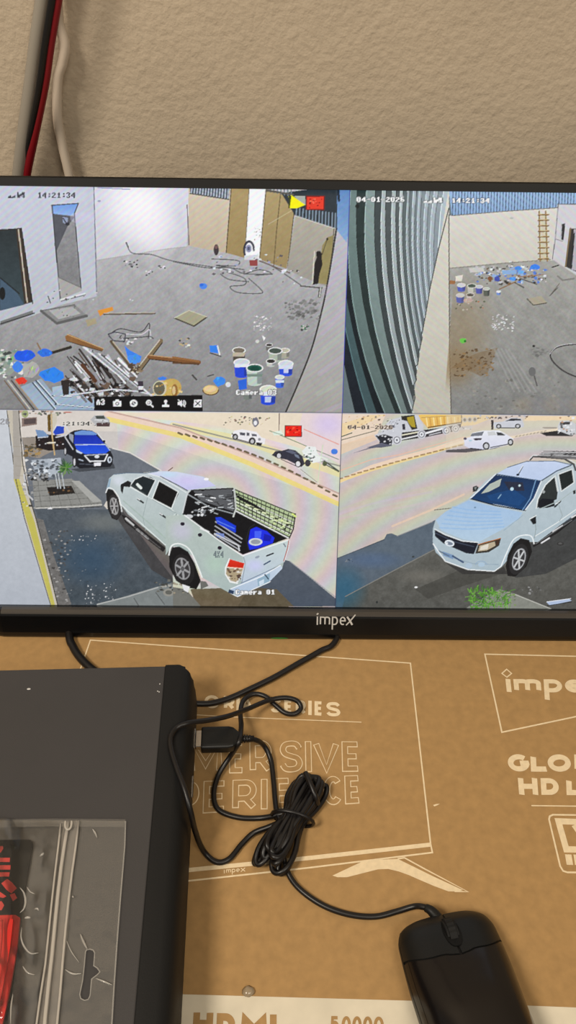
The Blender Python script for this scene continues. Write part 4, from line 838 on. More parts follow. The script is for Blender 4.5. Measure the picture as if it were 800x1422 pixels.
poly([(90, 480), (400, 320), (640, 190), (1200, 100), (1800, -60), (3000, -200), (3000, 600), (60, 600)], (104, 104, 98), 1, (84, 84, 80), 1, 12, 5); glow(80, 440, 160, 180, (30, 96, 130), .6); glow(250, 260, 240, 70, (84, 110, 150), .5); line([(90, 485), (380, 330), (640, 195)], 6, (128, 128, 124)); glow(560, 360, 180, 60, (126, 122, 114), .5); poly([(520, 440), (820, 310), (1100, 330), (820, 420), (600, 500)], (60, 60, 56), .5)
ell(526, 428, 10, 5, (236, 236, 236)); bits(10, 90, 135, 255, 280, [(40, 50, 60), (130, 136, 140)], 4, 10, 121); ell(285, 520, 6, 8, (40, 44, 44)); ell(508, 240, 8, 6, (60, 66, 70))
crop(520, 570, 5.714)
# dump truck
poly([(690, 40), (1000, 42), (800, 120), (690, 130)], (236, 206, 150)); poly([(330, 40), (400, 36), (695, 40), (690, 100), (430, 150), (380, 90)], (240, 202, 110), 1, (226, 176, 90), 1)
for i in range(11): line([(415+i*28, 60), (425+i*27, 130-i*4)], 9, (214, 160, 80) if i % 2 else (250, 226, 160))
line([(380, 62), (690, 44)], 5, (190, 150, 90)); line([(430, 140), (690, 100)], 8, (90, 66, 40))
poly([(0, 200), (60, 180), (80, 130), (130, 80), (200, 60), (350, 40), (390, 120), (395, 200), (200, 250), (140, 280), (50, 265)], (206, 208, 216)); poly([(120, 130), (165, 112), (160, 140), (110, 160)], (84, 86, 100)); poly([(215, 50), (320, 40), (345, 150), (300, 160), (262, 90), (220, 80)], (48, 46, 40)); poly([(262, 60), (315, 50), (330, 140), (300, 135), (270, 100)], (176, 156, 50)); poly([(222, 115), (245, 110), (250, 160), (228, 160)], (50, 50, 62)); bits(34, 60, 200, 70, 180, [(60, 60, 70), (240, 240, 246), (130, 130, 140), (170, 172, 180)], 4, 12, 122)
poly([(10, 205), (90, 195), (150, 215), (140, 280), (50, 270), (40, 240)], (40, 42, 52)); bits(14, 30, 140, 200, 270, [(220, 222, 230), (24, 24, 30)], 6, 16, 123); poly([(220, 180), (560, 140), (690, 110), (690, 160), (420, 215), (220, 245)], (52, 50, 56)); line([(225, 200), (345, 178)], 9, (236, 230, 200)); line([(225, 232), (345, 205)], 10, (226, 228, 234)); line([(415, 185), (540, 150)], 16, (232, 232, 236)); line([(440, 200), (530, 178)], 8, (190, 190, 196))
for x, y, R_ in ((182, 240, 38), (378, 195, 34), (575, 165, 33), (648, 150, 32)): ell(x, y, R_, R_*1.05, (206, 206, 214)); ell(x, y, R_*.72, R_*.76, (96, 98, 108)); ell(x, y, R_*.55, R_*.6, (226, 228, 234)); ell(x, y, R_*.22, R_*.25, (110, 110, 120))
for x, y in ((720, 80), (760, 78), (800, 76)): ell(x, y, 20, 22, (190, 186, 180)); ell(x, y, 11, 12, (90, 84, 80))
line([(695, 40), (695, 110)], 6, (60, 56, 60)); line([(690, 150), (770, 140)], 26, (196, 196, 204)); bits(10, 700, 770, 130, 165, [(110, 110, 116), (236, 236, 240)], 6, 14, 124); poly([(-60, 300), (60, 262), (150, 285), (60, 300)], (96, 98, 116))
crop(460, 565, 4.444)
text('04-01-2026', 105, 385, 118, 142, (76, 68, 64), (226, 206, 186))
crop(620, 565, 4.444)
poly([(0, 50), (900, 50), (900, 150), (420, 190), (0, 270)], (226, 212, 190), .5); poly([(500, 60), (900, 62), (900, 84), (480, 90)], (240, 216, 180)); bits(26, 180, 520, 58, 78, [(80, 80, 90), (190, 190, 196), (110, 90, 80)], 5, 14, 125); line([(0, 250), (120, 215), (420, 190), (560, 160), (720, 140)], 16, (236, 220, 196))
for i in range(9): line([(430+i*22, 188-i*4), (440+i*22, 185-i*4)], 8, (160, 150, 136), .7)
poly([(290, 100), (350, 95), (400, 70), (465, 75), (482, 110), (480, 130), (300, 138)], (206, 208, 216)); poly([(365, 92), (405, 75), (460, 78), (465, 88)], (50, 52, 60)); ell(325, 124, 17, 15, (50, 50, 54)); ell(325, 124, 9, 8, (196, 196, 200)); ell(443, 123, 18, 15, (50, 50, 54)); ell(443, 123, 10, 8, (196, 196, 200)); line([(340, 134), (425, 134)], 6, (70, 68, 70)); poly([(278, 85), (294, 85), (292, 145), (280, 145)], (60, 54, 56))
poly([(0, 270), (120, 262), (400, 230), (300, 262), (130, 285), (0, 285)], (92, 88, 92)); poly([(110, 200), (150, 190), (160, 165), (230, 150), (330, 150), (375, 175), (415, 200), (412, 230), (380, 240), (250, 268), (150, 262), (115, 245)], (236, 238, 246), 1, (214, 216, 236), 1); poly([(160, 168), (235, 155), (222, 182), (150, 186)], (120, 124, 134)); poly([(255, 158), (300, 155), (312, 178), (262, 182)], (206, 208, 210)); poly([(310, 160), (340, 162), (370, 180), (318, 182)], (66, 68, 72)); poly([(168, 198), (222, 196), (218, 208), (178, 212)], (60, 50, 64)); ell(118, 200, 10, 8, (90, 80, 100)); ell(248, 245, 22, 24, (44, 42, 46)); ell(248, 246, 13, 15, (200, 202, 206)); ell(398, 222, 18, 22, (44, 42, 46)); ell(398, 222, 10, 13, (196, 198, 202)); line([(150, 260), (220, 268)], 7, (50, 46, 54)); line([(275, 255), (380, 235)], 6, (60, 56, 60)); ell(150, 212, 10, 6, (180, 210, 226))
poly([(580, 165), (690, 150), (800, 160), (780, 185), (620, 185)], (50, 48, 50)); poly([(690, 120), (705, 90), (770, 90), (800, 110), (800, 175), (770, 180), (690, 150)], (206, 208, 212)); poly([(705, 98), (765, 96), (770, 112), (702, 116)], (66, 64, 66)); bits(24, 690, 800, 60, 180, [(60, 58, 60), (236, 236, 240), (140, 138, 136), (190, 150, 120)], 6, 18, 126); poly([(800, 100), (900, 95), (900, 190), (800, 180)], (190, 188, 186)); line([(600, 132), (680, 134)], 8, (160, 150, 140))
# pickup front
crop(590, 630, 3.81)
poly([(560, 480), (800, 330), (1100, 200), (1100, 420), (800, 560), (640, 640), (480, 660)], (54, 56, 58), .75, None, 1, 10)
poly([(60, 350), (110, 310), (160, 280), (230, 245), (320, 150), (380, 110), (440, 75), (540, 45), (700, 42), (790, 60), (1000, 60), (1330, -10), (1400, 20), (1390, 90), (1000, 240), (800, 320), (600, 470), (540, 470), (470, 530), (410, 600), (370, 625), (230, 615), (110, 570), (60, 525), (44, 470), (45, 400)], (190, 202, 208), 1, (172, 190, 200), 1, 3)
poly([(62, 355), (110, 312), (235, 250), (330, 275), (520, 315), (500, 345), (420, 400), (290, 470), (200, 455), (90, 410)], (164, 194, 228), 1, (182, 206, 226), 1)
for k in range(6): line([(80+k*14, 395-k*22), (250, 402-k*20), (420-k*4, 390-k*16)], 8, (146, 186, 230), .55, False, True)
poly([(380, 112), (440, 78), (545, 45), (690, 44), (770, 64), (620, 145), (500, 130)], (200, 214, 240), 1, (190, 206, 236), 1); line([(380, 112), (500, 130), (618, 148)], 5, (60, 84, 110)); line([(620, 146), (700, 95), (775, 65)], 7, (90, 104, 116)); line([(440, 76), (540, 44), (690, 42), (780, 62)], 4, (90, 104, 124)); line([(498, 112), (520, 72)], 6, (70, 84, 104)); ell(494, 115, 8, 6, (30, 40, 60)); line([(500, 100), (522, 66)], 3, (240, 246, 250))
poly([(245, 240), (310, 180), (375, 115), (500, 132), (618, 150), (580, 240), (535, 302), (400, 275), (320, 262)], (26, 50, 86), 1, (20, 66, 116), 1); poly([(300, 215), (345, 165), (408, 135), (398, 175), (340, 205)], (180, 190, 180)); poly([(420, 150), (520, 155), (530, 200), (450, 200)], (40, 46, 66)); poly([(330, 225), (470, 190), (540, 240), (500, 280), (350, 250)], (24, 74, 130), .7); ell(463, 190, 9, 9, (190, 220, 236)); ell(503, 172, 6, 6, (200, 226, 240)); line([(390, 240), (405, 220)], 5, (130, 170, 200)); line([(245, 242), (380, 278), (535, 304)], 7, (16, 26, 44)); line([(535, 300), (580, 240), (618, 150)], 6, (220, 228, 234)); line([(245, 238), (310, 178), (376, 112)], 6, (220, 230, 240)); line([(590, 140), (560, 240), (520, 300)], 5, (110, 150, 190))
poly([(592, 292), (600, 245), (640, 170), (690, 122), (705, 200), (700, 245)], (44, 50, 50)); poly([(710, 115), (780, 88), (790, 155), (725, 200)], (30, 38, 38)); line([(592, 292), (600, 245), (640, 168), (692, 120)], 6, (226, 232, 232)); line([(692, 120), (706, 200)], 8, (216, 222, 222)); line([(708, 113), (782, 85), (792, 156), (724, 203)], 5, (220, 226, 226), 1, True); poly([(600, 260), (625, 240), (685, 245), (690, 280), (650, 290), (605, 292)], (20, 24, 32)); line([(690, 285), (720, 255)], 10, (50, 56, 60)); line([(695, 270), (720, 250)], 5, (225, 230, 232)); ell(630, 205, 8, 8, (160, 166, 166))
line([(600, 300), (720, 250), (800, 190), (900, 140)], 4, (170, 184, 184)); line([(585, 440), (700, 370), (800, 300), (1000, 190)], 5, (226, 232, 232)); line([(580, 330), (590, 400), (582, 450)], 4, (150, 164, 166)); line([(705, 260), (730, 330), (715, 360)], 3, (156, 168, 170)); poly([(556, 350), (590, 332), (592, 372), (575, 378)], (24, 28, 34)); line([(556, 350), (592, 330)], 5, (226, 232, 232)); poly([(785, 200), (800, 195), (800, 215), (788, 218)], (40, 44, 46))
line([(420, 410), (520, 330)], 3, (150, 176, 196)); ell(268, 288, 6, 4, (110, 140, 170)); poly([(255, 180), (275, 172), (288, 182), (275, 202), (256, 206)], (40, 46, 50)); poly([(262, 182), (278, 178), (270, 196)], (130, 136, 136))
poly([(54, 402), (80, 418), (200, 465), (285, 475), (262, 535), (220, 530), (100, 478), (56, 440)], (22, 28, 42)); line([(62, 425), (160, 470), (262, 495)], 5, (60, 70, 88)); ell(133, 477, 26, 17, (222, 230, 238), 1, 14); ell(133, 478, 18, 9, (120, 132, 150), 1, 14); ell(120, 478, 5, 5, (230, 236, 240)); line([(54, 402), (110, 432), (200, 465), (285, 473)], 5, (230, 238, 244))
poly([(285, 482), (340, 465), (405, 452), (395, 490), (340, 525), (268, 532)], (60, 56, 50)); poly([(292, 490), (372, 468), (376, 490), (330, 515), (284, 520)], (186, 172, 146)); poly([(298, 495), (340, 480), (335, 508), (292, 515)], (226, 220, 206)); poly([(380, 462), (400, 456), (392, 482), (378, 490)], (70, 50, 40)); line([(285, 484), (405, 450)], 4, (190, 120, 60))
line([(62, 505), (150, 555), (260, 585), (390, 590)], 4, (150, 170, 186)); poly([(95, 520), (155, 540), (152, 562), (100, 542)], (120, 150, 186)); line([(70, 515), (130, 545)], 5, (90, 104, 120)); line([(150, 545), (205, 578)], 10, (60, 84, 120)); ell(235, 595, 18, 14, (176, 196, 214)); line(arc(300, 590, 28, 18, 180, 360), 5, (150, 176, 200)); ell(302, 590, 18, 12, (176, 200, 220)); line([(46, 480), (110, 572), (230, 616), (370, 625), (405, 600)], 5, (240, 246, 248)); poly([(110, 580), (230, 622), (370, 632), (420, 600), (440, 640), (200, 640)], (50, 50, 50), .8)
poly([(430, 600), (440, 540), (470, 480), (510, 450), (555, 460), (570, 520), (540, 600), (480, 655), (440, 650)], (24, 24, 26)); ell(498, 562, 46, 84, (40, 40, 42), 1, 18); ell(500, 562, 33, 60, (170, 172, 176), 1, 18); ell(500, 562, 28, 52, (54, 54, 58), 1, 18)
for a in range(10, 370, 60): line([(500, 562), (500+28*math.cos(math.radians(a))-8*math.sin(math.radians(a)), 562+52*math.sin(math.radians(a)))], 9, (196, 198, 200))
line([(405, 600), (430, 540), (470, 460), (520, 435), (565, 440), (580, 480)], 6, (236, 242, 244), 1, False, True); line([(580, 490), (700, 420), (800, 340), (1000, 220)], 14, (28, 28, 30)); line([(620, 475), (660, 450)], 9, (216, 216, 218)); line([(680, 415), (730, 385)], 10, (206, 206, 208)); line([(780, 340), (800, 328)], 9, (216, 216, 218)); line([(590, 480), (780, 355)], 4, (110, 112, 114))
poly([(1130, 170), (1150, 110), (1200, 90), (1240, 120), (1240, 180), (1200, 240), (1150, 240)], (24, 24, 26)); ell(1185, 180, 34, 62, (40, 40, 42), 1, 18); ell(1187, 180, 24, 44, (170, 172, 176), 1, 18); ell(1187, 180, 18, 34, (60, 60, 64), 1, 18)
# roof rack
line([(560, 35), (575, 18), (640, 22), (740, 30), (790, 60), (800, 90)], 10, (70, 70, 72)); line([(556, 32), (575, 12), (640, 15), (745, 22), (800, 55)], 4, (216, 216, 218)); poly([(600, 15), (680, -5), (900, -5), (900, 40), (760, 32)], (120, 118, 120))
for i in range(7): line([(610+i*30, 14-i), (700+i*30, -10)], 4, (50, 50, 52)); line([(600+i*5, 15-i*4), (900, 25-i*5)], 3, (200, 200, 202) if i % 2 else (56, 56, 58))
# grass and kerb
crop(620, 720, 4.444)
poly([(120, 560), (180, 520), (330, 440), (430, 470), (680, 572), (120, 580)], (136, 138, 130), 1, None, 1, 8); line([(420, 470), (520, 510), (670, 570)], 5, (190, 190, 182)); r = random.Random(130)
for k in range(300):
    x, y = r.uniform(145, 400), r.uniform(440, 565)
    if x > 300 and r.random() < .4: continue
    t = r.uniform(-3.4, .3); L = r.uniform(10, 36)
    line([(x, y), (x+L*math.cos(t), y+L*math.sin(t))], r.uniform(3, 7), r.choice([(70, 140, 30), (100, 170, 50), (44, 96, 28), (120, 186, 70), (60, 120, 34), (84, 150, 40)]), .7)
bits(30, 300, 430, 450, 540, [(120, 150, 80), (90, 110, 70), (160, 170, 130)], 4, 14, 131, .7)
poly([(620, 520), (760, 500), (775, 512), (640, 540)], (176, 192, 220)); line([(622, 518), (770, 498)], 4, (236, 240, 246)); line([(625, 542), (775, 518)], 5, (34, 36, 40)); ell(705, 160, 22, 12, (54, 54, 54)); ell(705, 158, 12, 6, (90, 90, 90)); bits(14, 470, 590, 425, 470, [(150, 150, 150), (70, 70, 70), (110, 110, 110)], 4, 12, 132)

# ---- colour fringes of the panel itself, soft
fringe((0, YM, 0, XM), .6, .8, 13, 7, 'lin'); fringe((0, YM, XM, CW), -.6, .8, 14, 5, 'lin')
CV += (noise(CH, CW, 3)*5)[..., None]
# crisp edges, as a surveillance camera draws them
def blur(a):
    b = a.copy(); b[1:-1] = (a[:-2]+2*a[1:-1]+a[2:])/4; c = b.copy(); c[:, 1:-1] = (b[:, :-2]+2*b[:, 1:-1]+b[:, 2:])/4
    return c
bl = CV
for _ in range(5): bl = blur(bl)
CV = np.clip(blur(CV)+0.75*(CV-bl), 0, 255)
# lines between the four pictures
clip[:] = [0, CW, 0, CH]
CV[YM-2:YM, :] = (40, 44, 70); CV[YM:YM+2, :] = (196, 196, 206); CV[:YM, XM-2:XM+2] = (60, 66, 170); CV[YM:, XM-2:XM+2] = (52, 58, 84)
# ------------------------------------------------------------------ television
tv = thing('television', 'black flat television leaning on the wall showing four surveillance camera pictures', 'television')
tv.location = tuple(TV_O)
bpy.context.view_layer.update()
def tpart(o, par=None):
    o.parent = par or tv            # sub-parts follow a part that already stands in world space
    if par is None: o.matrix_parent_inverse = Matrix.Translation(-tv.location)
    return o
OU = 0.2725
VT = 0.3246
# thin frame round the screen: top and sides
def tv_loft(name, prof, u0, u1, material, bev=0.0):
    """profile (t, v) pushed from u0 to u1"""
    return tpart(prism(name, [tvp(u0, v, t) for t, v in prof], Vector((u1-u0, 0, 0)), material, None, bev, 2))
tv_loft('bezel', [(0.0035, V1), (0.0035, VT-0.001), (0.0025, VT), (-0.016, VT), (-0.016, V1-0.004), (-0.002, V1-0.004), (-0.002, V1)], -OU, OU, M_BEZEL)
for s in (-1, 1):
    a, b = sorted((s*U1, s*OU))
    tpart(prism('bezel', [tvp(a, 0.018, 0.0035), tvp(b, 0.018, 0.0035), tvp(b, VT, 0.0035), tvp(a, VT, 0.0035)], Vector(TV_N)*-0.019, M_BEZEL))
# chin below the screen
prof = [(0.0035, V0+0.0002), (0.0062, V0-0.0006), (0.0080, V0-0.0022), (0.0088, V0-0.0048), (0.0090, 0.0020), (0.0084, -0.0010), (0.0072, -0.0028), (0.0052, -0.0021), (-0.004, 0.0022), (-0.016, 0.0078), (-0.016, V0), (-0.002, V0)]
NU = 60
V = []; F = []
us = []
for i in range(NU+1):
    us.append(-OU+2*OU*i/NU)
for u in us:
    e = max(0.0, (abs(u)-(OU-0.020))/0.020)
    k = 1-0.55*e**2.2
    for t, v in prof:
        tt = t*k if t > 0 else t
        vv = v if v > 0.012 else v+0.004*e**2.2*(1 if t > 0 else 0)
        V.append(tvp(u, vv, tt))
n = len(prof)
for i in range(NU):
    for j in range(n):
        F.append((i*n+j, i*n+(j+1) % n, (i+1)*n+(j+1) % n, (i+1)*n+j))
F.append(tuple(range(n))); F.append(tuple(NU*n+j for j in range(n-1, -1, -1)))
chin = tpart(mesh('chin', V, F, M_BLACK))
bm = bmesh.new(); bm.from_mesh(chin.data); bmesh.ops.recalc_face_normals(bm, faces=bm.faces); bm.to_mesh(chin.data); bm.free()
M_LIP_HIGHLIGHT = mat('chin_lip_highlight_grey', (70, 65, 60), 0.3, 0.5)  # highlight along the top edge of the chin, put in as lighter grey
lip = tv_loft('chin_lip_highlight', [(0.0036, V0+0.0006), (0.0064, V0-0.0002), (0.0085, V0-0.0020), (0.0088, V0-0.0030), (0.0070, V0-0.0030), (0.0030, V0-0.0004)], -OU+0.018, OU-0.018, M_LIP_HIGHLIGHT)
lip['label'] = 'thin grey strip painted as the highlight on the lip between screen and chin'
# back of the set
bm = bmesh.new()
ring = []
for (u, v0, v1, t) in ((OU-0.003, 0.014, VT-0.003, -0.016), (OU-0.012, 0.020, VT-0.010, -0.019), (0.20, 0.038, 0.235, -0.020), (0.185, 0.046, 0.222, -0.050)):
    ring.append([bm.verts.new(tvp(a, b, t)) for a, b in ((-u, v0), (u, v0), (u, v1), (-u, v1))])
for a, b in zip(ring, ring[1:]):
    for j in range(4): bm.faces.new((a[j], a[(j+1) % 4], b[(j+1) % 4], b[j]))
bm.faces.new(ring[-1])
bmesh.ops.recalc_face_normals(bm, faces=bm.faces)
tpart(from_bm('back_shell', bm, M_SHELL))
# lettering on the chin
pos = on_tv([(439, 868), (493, 869), (439, 856)], 0.0091)
LU0, LU1 = pos[0, 0], pos[1, 0]; LV0, LV1 = 0.5*(pos[0, 1]+pos[1, 1])+0.0004, pos[2, 1]
def chin_corner(s, t): return tvp(LU0+(LU1-LU0)*s, LV0+(LV1-LV0)*t, 0.0092)
Vl, Fl = letters([('i', 0, .06), ('m', .09, .36), ('p', .40, .56), ('e', .60, .76)], chin_corner, 0.0011, Vector(TV_N))
X1 = ribbon([chin_corner(.79, 1.0), chin_corner(.86, .55), chin_corner(.93, .02)], 0.0014, Vector(TV_N))
X2 = ribbon([chin_corner(.77, -.02), chin_corner(.86, .42), chin_corner(1.0, 1.25)], 0.0010, Vector(TV_N))
X3 = ribbon([chin_corner(.01, 1.22), chin_corner(.05, 1.38)], 0.0012, Vector(TV_N))
Vl, Fl = merge([(Vl, Fl), X1, X2, X3])
lg = tpart(mesh('logo_lettering', Vl, Fl, M_LOGO), chin); lg['label'] = 'silver maker lettering on the chin'
# power light under the chin
pl = on_tv([(388, 880)], 0.002)[0]
def disc(name, c, ax1, ax2, r1, r2, depth, material, n=16):
    pts = [c+ax1*(r1*math.cos(2*math.pi*i/n))+ax2*(r2*math.sin(2*math.pi*i/n)) for i in range(n)]
    return prism(name, pts, depth, material)
la = (tvp(0, -0.0010, 0.0084)-tvp(0, -0.0028, 0.0072)).normalized(); ln_ = Vector((1, 0, 0)).cross(la).normalized()
if ln_.dot(Vector(TV_N)) < 0: ln_ = -ln_
led = tpart(disc('power_light', tvp(pl[0], -0.0019, 0.0078), Vector((1, 0, 0)), la, 0.0065, 0.0009, ln_*0.0003, emit('green_light', (40, 150, 50), 0.30)), chin)
# screen panel and the four pictures
M_PANEL = mat('screen_panel_black', (4, 4, 5), 0.35, 0.3)
panel = tpart(prism('screen', [tvp(U0, V0, -0.0014), tvp(U1, V0, -0.0014), tvp(U1, V1, -0.0014), tvp(U0, V1, -0.0014)], Vector(TV_N)*-0.006, M_PANEL))
M_FEED = bpy.data.materials.new('lit_picture'); M_FEED.use_nodes = True
nt = M_FEED.node_tree; b = nt.nodes['Principled BSDF']
at = nt.nodes.new('ShaderNodeAttribute'); at.attribute_name = 'picture'; at.attribute_type = 'GEOMETRY'
b.inputs['Base Color'].default_value = (0.006, 0.006, 0.007, 1); b.inputs['Roughness'].default_value = 0.38; b.inputs['Specular IOR Level'].default_value = 0.25
nt.links.new(at.outputs['Color'], b.inputs['Emission Color']); b.inputs['Emission Strength'].default_value = 0.95
def srgb2lin(a):
    a = a/255.0
    return np.where(a <= 0.04045, a/12.92, ((a+0.055)/1.055)**2.4)
PIC = srgb2lin(CV)
def picture(x0, x1, y0, y1, label):
    """grid mesh whose vertices carry the colours of canvas cells x0..x1, y0..y1"""
    st = 2
    xs = np.arange(x0, x1, st); ys = np.arange(y0, y1, st)
    xs = xs[:len(xs)]; nx, ny = len(xs), len(ys)
    xe = np.clip(xs+1, 0, CW-1); ye = np.clip(ys+1, 0, CH-1)
    col = 0.25*(PIC[ys][:, xs]+PIC[ys][:, xe]+PIC[ye][:, xs]+PIC[ye][:, xe])
    gx = U0+np.linspace(x0, x1, nx)/SC; gy = V1-np.linspace(y0, y1, ny)/SC
    X, Y = np.meshgrid(gx, gy)
    P = TV_O[None, None]+X[..., None]*np.array([1.0, 0, 0])+Y[..., None]*TV_UP+TV_N*-0.0010
    me = bpy.data.meshes.new('camera_picture')
    nv = nx*ny; me.vertices.add(nv); me.vertices.foreach_set('co', P.reshape(-1).astype(np.float32))
    idx = np.arange(nv).reshape(ny, nx)
    q = np.stack([idx[1:, :-1], idx[1:, 1:], idx[:-1, 1:], idx[:-1, :-1]], -1).reshape(-1)
    nf = (nx-1)*(ny-1)
    me.loops.add(nf*4); me.loops.foreach_set('vertex_index', q.astype(np.int32))
    me.polygons.add(nf); me.polygons.foreach_set('loop_start', np.arange(0, nf*4, 4, dtype=np.int32))
    me.update(calc_edges=True)
    ca = me.color_attributes.new('picture', 'FLOAT_COLOR', 'POINT')
    ca.data.foreach_set('color', np.concatenate([col, np.ones((ny, nx, 1))], -1).reshape(-1).astype(np.float32))
    me.materials.append(M_FEED)
    o = bpy.data.objects.new('camera_picture', me); COL.objects.link(o)
    tpart(o, panel); o['label'] = label
    return o
picture(0, XM, 0, YM, 'camera picture of a littered yard with doors, gate and paint buckets')
picture(XM, CW, 0, YM, 'camera picture of a yard beside a corrugated fence with a ladder')
picture(0, XM, YM, CH, 'camera picture of a white pickup seen from behind by a street')
picture(XM, CW, YM, CH, 'camera picture of a white pickup seen from the front by a street')

# ------------------------------------------------------------------ video recorder
TH = math.radians(2.2)
dvr = thing('video_recorder', 'dark grey video recorder box lying on the carton with a clear bag on it', 'recorder')
DC = on_z(230, 925, 0.045); DC.z = 0.003
dvr.location = DC; dvr.rotation_euler = (0, 0, TH)
ZT = 0.042                    # local height of the lid (feet 3 mm)
def dp(o): o.parent = dvr; return o
DW, DD = 0.235, 0.262
dp(box('case', (-DW, -DD, 0), (-0.0002, 0, ZT), M_DVR, None, 0.0007, 2))
# front panel: rounded in plan at the ends and rounded towards the front
PR = [(0.0, ZT), (0.0100, ZT), (0.0135, ZT-0.0012), (0.0165, ZT-0.0042), (0.0185, ZT-0.009), (0.0195, ZT-0.016), (0.0198, 0.010), (0.0190, 0.0015), (0.0175, 0.0)]
NS = 48; V = []; F = []
for i in range(NS+1):
    s = i/NS; y = -DD-0.001+(DD+0.002)*s
    d = min(y-(-DD-0.001), 0.001-y)
    R_ = 0.013
    k = 1.0 if d >= R_ else None
    shrink = 0.0 if d >= R_ else (R_-math.sqrt(max(0, R_*R_-(R_-d)**2)))*0.9
    for x, z in PR:
        V.append((max(0.0005*0, min(x, 0.0198-shrink)) if x > 0 else 0.0, y, z))
n = len(PR)
# denser rows near the two ends
ysn = [-DD-0.001+(DD+0.002)*(0.5-0.5*math.cos(math.pi*i/NS)) for i in range(NS+1)]
V = []
for y in ysn:
    d = min(y-(-DD-0.001), 0.001-y); R_ = 0.013
    shrink = 0.0 if d >= R_ else (R_-math.sqrt(max(0, R_*R_-(R_-d)**2)))*0.85
    for x, z in PR: V.append((min(x, 0.0198-shrink), y, z))
    V.append((0.0, y, 0.0))
n += 1
for i in range(NS):
    for j in range(n): F.append((i*n+j, i*n+(j+1) % n, (i+1)*n+(j+1) % n, (i+1)*n+j))
F.append(tuple(range(n))); F.append(tuple(NS*n+j for j in range(n-1, -1, -1)))
fp = dp(mesh('front_panel', V, F, M_DVRP, None, True)); fp['label'] = 'black plastic front panel with rounded edge'
bm = bmesh.new(); bm.from_mesh(fp.data); bmesh.ops.recalc_face_normals(bm, faces=bm.faces); bm.to_mesh(fp.data); bm.free()
fp.data.polygons.foreach_set('use_smooth', [len(pp.vertices) == 4 for pp in fp.data.polygons])
md = fp.modifiers.new('edges', 'EDGE_SPLIT'); md.split_angle = math.radians(40)
box('seam_strip', (-0.0003, -DD, ZT-0.004), (0.0001, 0.0, ZT+0.00015), M_MOUSED, dvr)
for fx in (-0.02, -0.21):
    for fy in (-0.025, -0.235):
        bmf = bmesh.new(); bmesh.ops.create_cone(bmf, cap_ends=True, segments=20, radius1=0.007, radius2=0.008, depth=0.003)
        bmesh.ops.translate(bmf, verts=bmf.verts, vec=(fx, fy, -0.0015)); from_bm('foot', bmf, M_RUB, dvr)
# sockets in the front panel
def to_dvr(p):
    q = p-DC; c, s = math.cos(-TH), math.sin(-TH)
    return Vector((q.x*c-q.y*s, q.x*s+q.y*c, q.z))
PLZ = 0.019
plug_w = on_z(300, 1027, PLZ)
ply = to_dvr(plug_w).y
for yy in (ply, ply-0.034):
    so = box('usb_socket', (0.0175, yy-0.0072, PLZ-0.003-0.0032), (0.0204, yy+0.0072, PLZ-0.003+0.0032), M_STEEL, dvr, 0.0003, 1)
    box('socket_tongue', (0.0200, yy-0.0056, PLZ-0.003-0.0018), (0.0206, yy+0.0056, PLZ-0.003+0.0018), M_BLACK, so)
for k in range(3):
    p = to_dvr(on_z(*((222, 950), (221, 961), (219, 960))[k], 0.045))
    disc('paint_fleck', Vector((p.x, p.y, ZT+0.0001)), Vector((1, 0, 0)), Vector((0, 1, 0)), 0.0004, 0.0005, Vector((0, 0, 0.0001)), M_LOGO, 6).parent = dvr
p = to_dvr(on_z(40, 957, 0.045))
disc('paint_fleck', Vector((p.x, p.y, ZT+0.0001)), Vector((1, 0, 0)), Vector((0, 1, 0)), 0.0013, 0.0007, Vector((0, 0, 0.0001)), M_LOGO, 7).parent = dvr

# ------------------------------------------------------------------ mouse
MA = math.radians(11.5)         # nose swung towards the recorder
mouse = thing('computer_mouse', 'black wired mouse with glossy rear lying on the carton, cable bundled', 'mouse')
ML = 0.108
nose = on_z(613, 1270, 0.012)
ax = Vector((-math.sin(MA), math.cos(MA), 0)); side = Vector((math.cos(MA), math.sin(MA), 0))
mouse.location = (nose.x-ax.x*ML*.5, nose.y-ax.y*ML*.5, 0)
ML0 = Vector(mouse.location)
bpy.context.view_layer.update()
mouse.rotation_euler = (0, 0, MA)
def mp(o): o.parent = mouse; return o
def interp(t, tab):
    n = len(tab)
    for i in range(n-1):
        if t <= tab[i+1][0] or i == n-2:
            (a, va), (b_, vb) = tab[i], tab[i+1]
            h = b_-a; k = min(1, max(0, (t-a)/h)); d = (vb-va)/h
            def slope(q):
                if q == 0 or q == n-1: return d
                d0 = (tab[q][1]-tab[q-1][1])/(tab[q][0]-tab[q-1][0]); d1 = (tab[q+1][1]-tab[q][1])/(tab[q+1][0]-tab[q][0])
                return 0.0 if d0*d1 <= 0 else 2*d0*d1/(d0+d1)
            m0, m1 = slope(i)*h, slope(i+1)*h
            return va*(2*k**3-3*k*k+1)+m0*(k**3-2*k*k+k)+vb*(-2*k**3+3*k*k)+m1*(k**3-k*k)
WID = [(0, 0.0180), (.012, .0222), (.04, .0265), (.11, .0294), (.3, .0302), (.5, .0296), (.7, .0304), (.86, .0286), (.95, .0225), (1, .010)]
HGT = [(0, 0.0130), (.06, .0190), (.16, .0240), (.3, .0292), (.5, .0350), (.68, .0362), (.85, .0300), (.95, .0190), (1, .0075)]
def msurf(s, a, off=0.0):
    """a in -1..1 from one lower edge over the top to the other"""
    w_ = interp(s, WID); h_ = interp(s, HGT)
    th = math.pi/2*(1-a)             # a=1 -> 0 (right), a=-1 -> pi (left)
    c, sn = math.cos(th), math.sin(th)
    e = 2/2.9
    x = (w_+off)*math.copysign(abs(c)**e, c); z = (h_-0.004+off)*abs(sn)**(2/2.2)+0.004
    low = max(0.0, abs(a)-0.86)/0.14
    x *= 1-0.05*low
    return Vector((x, ML*(0.5-s)+(off*.6 if s < .02 else 0), z))
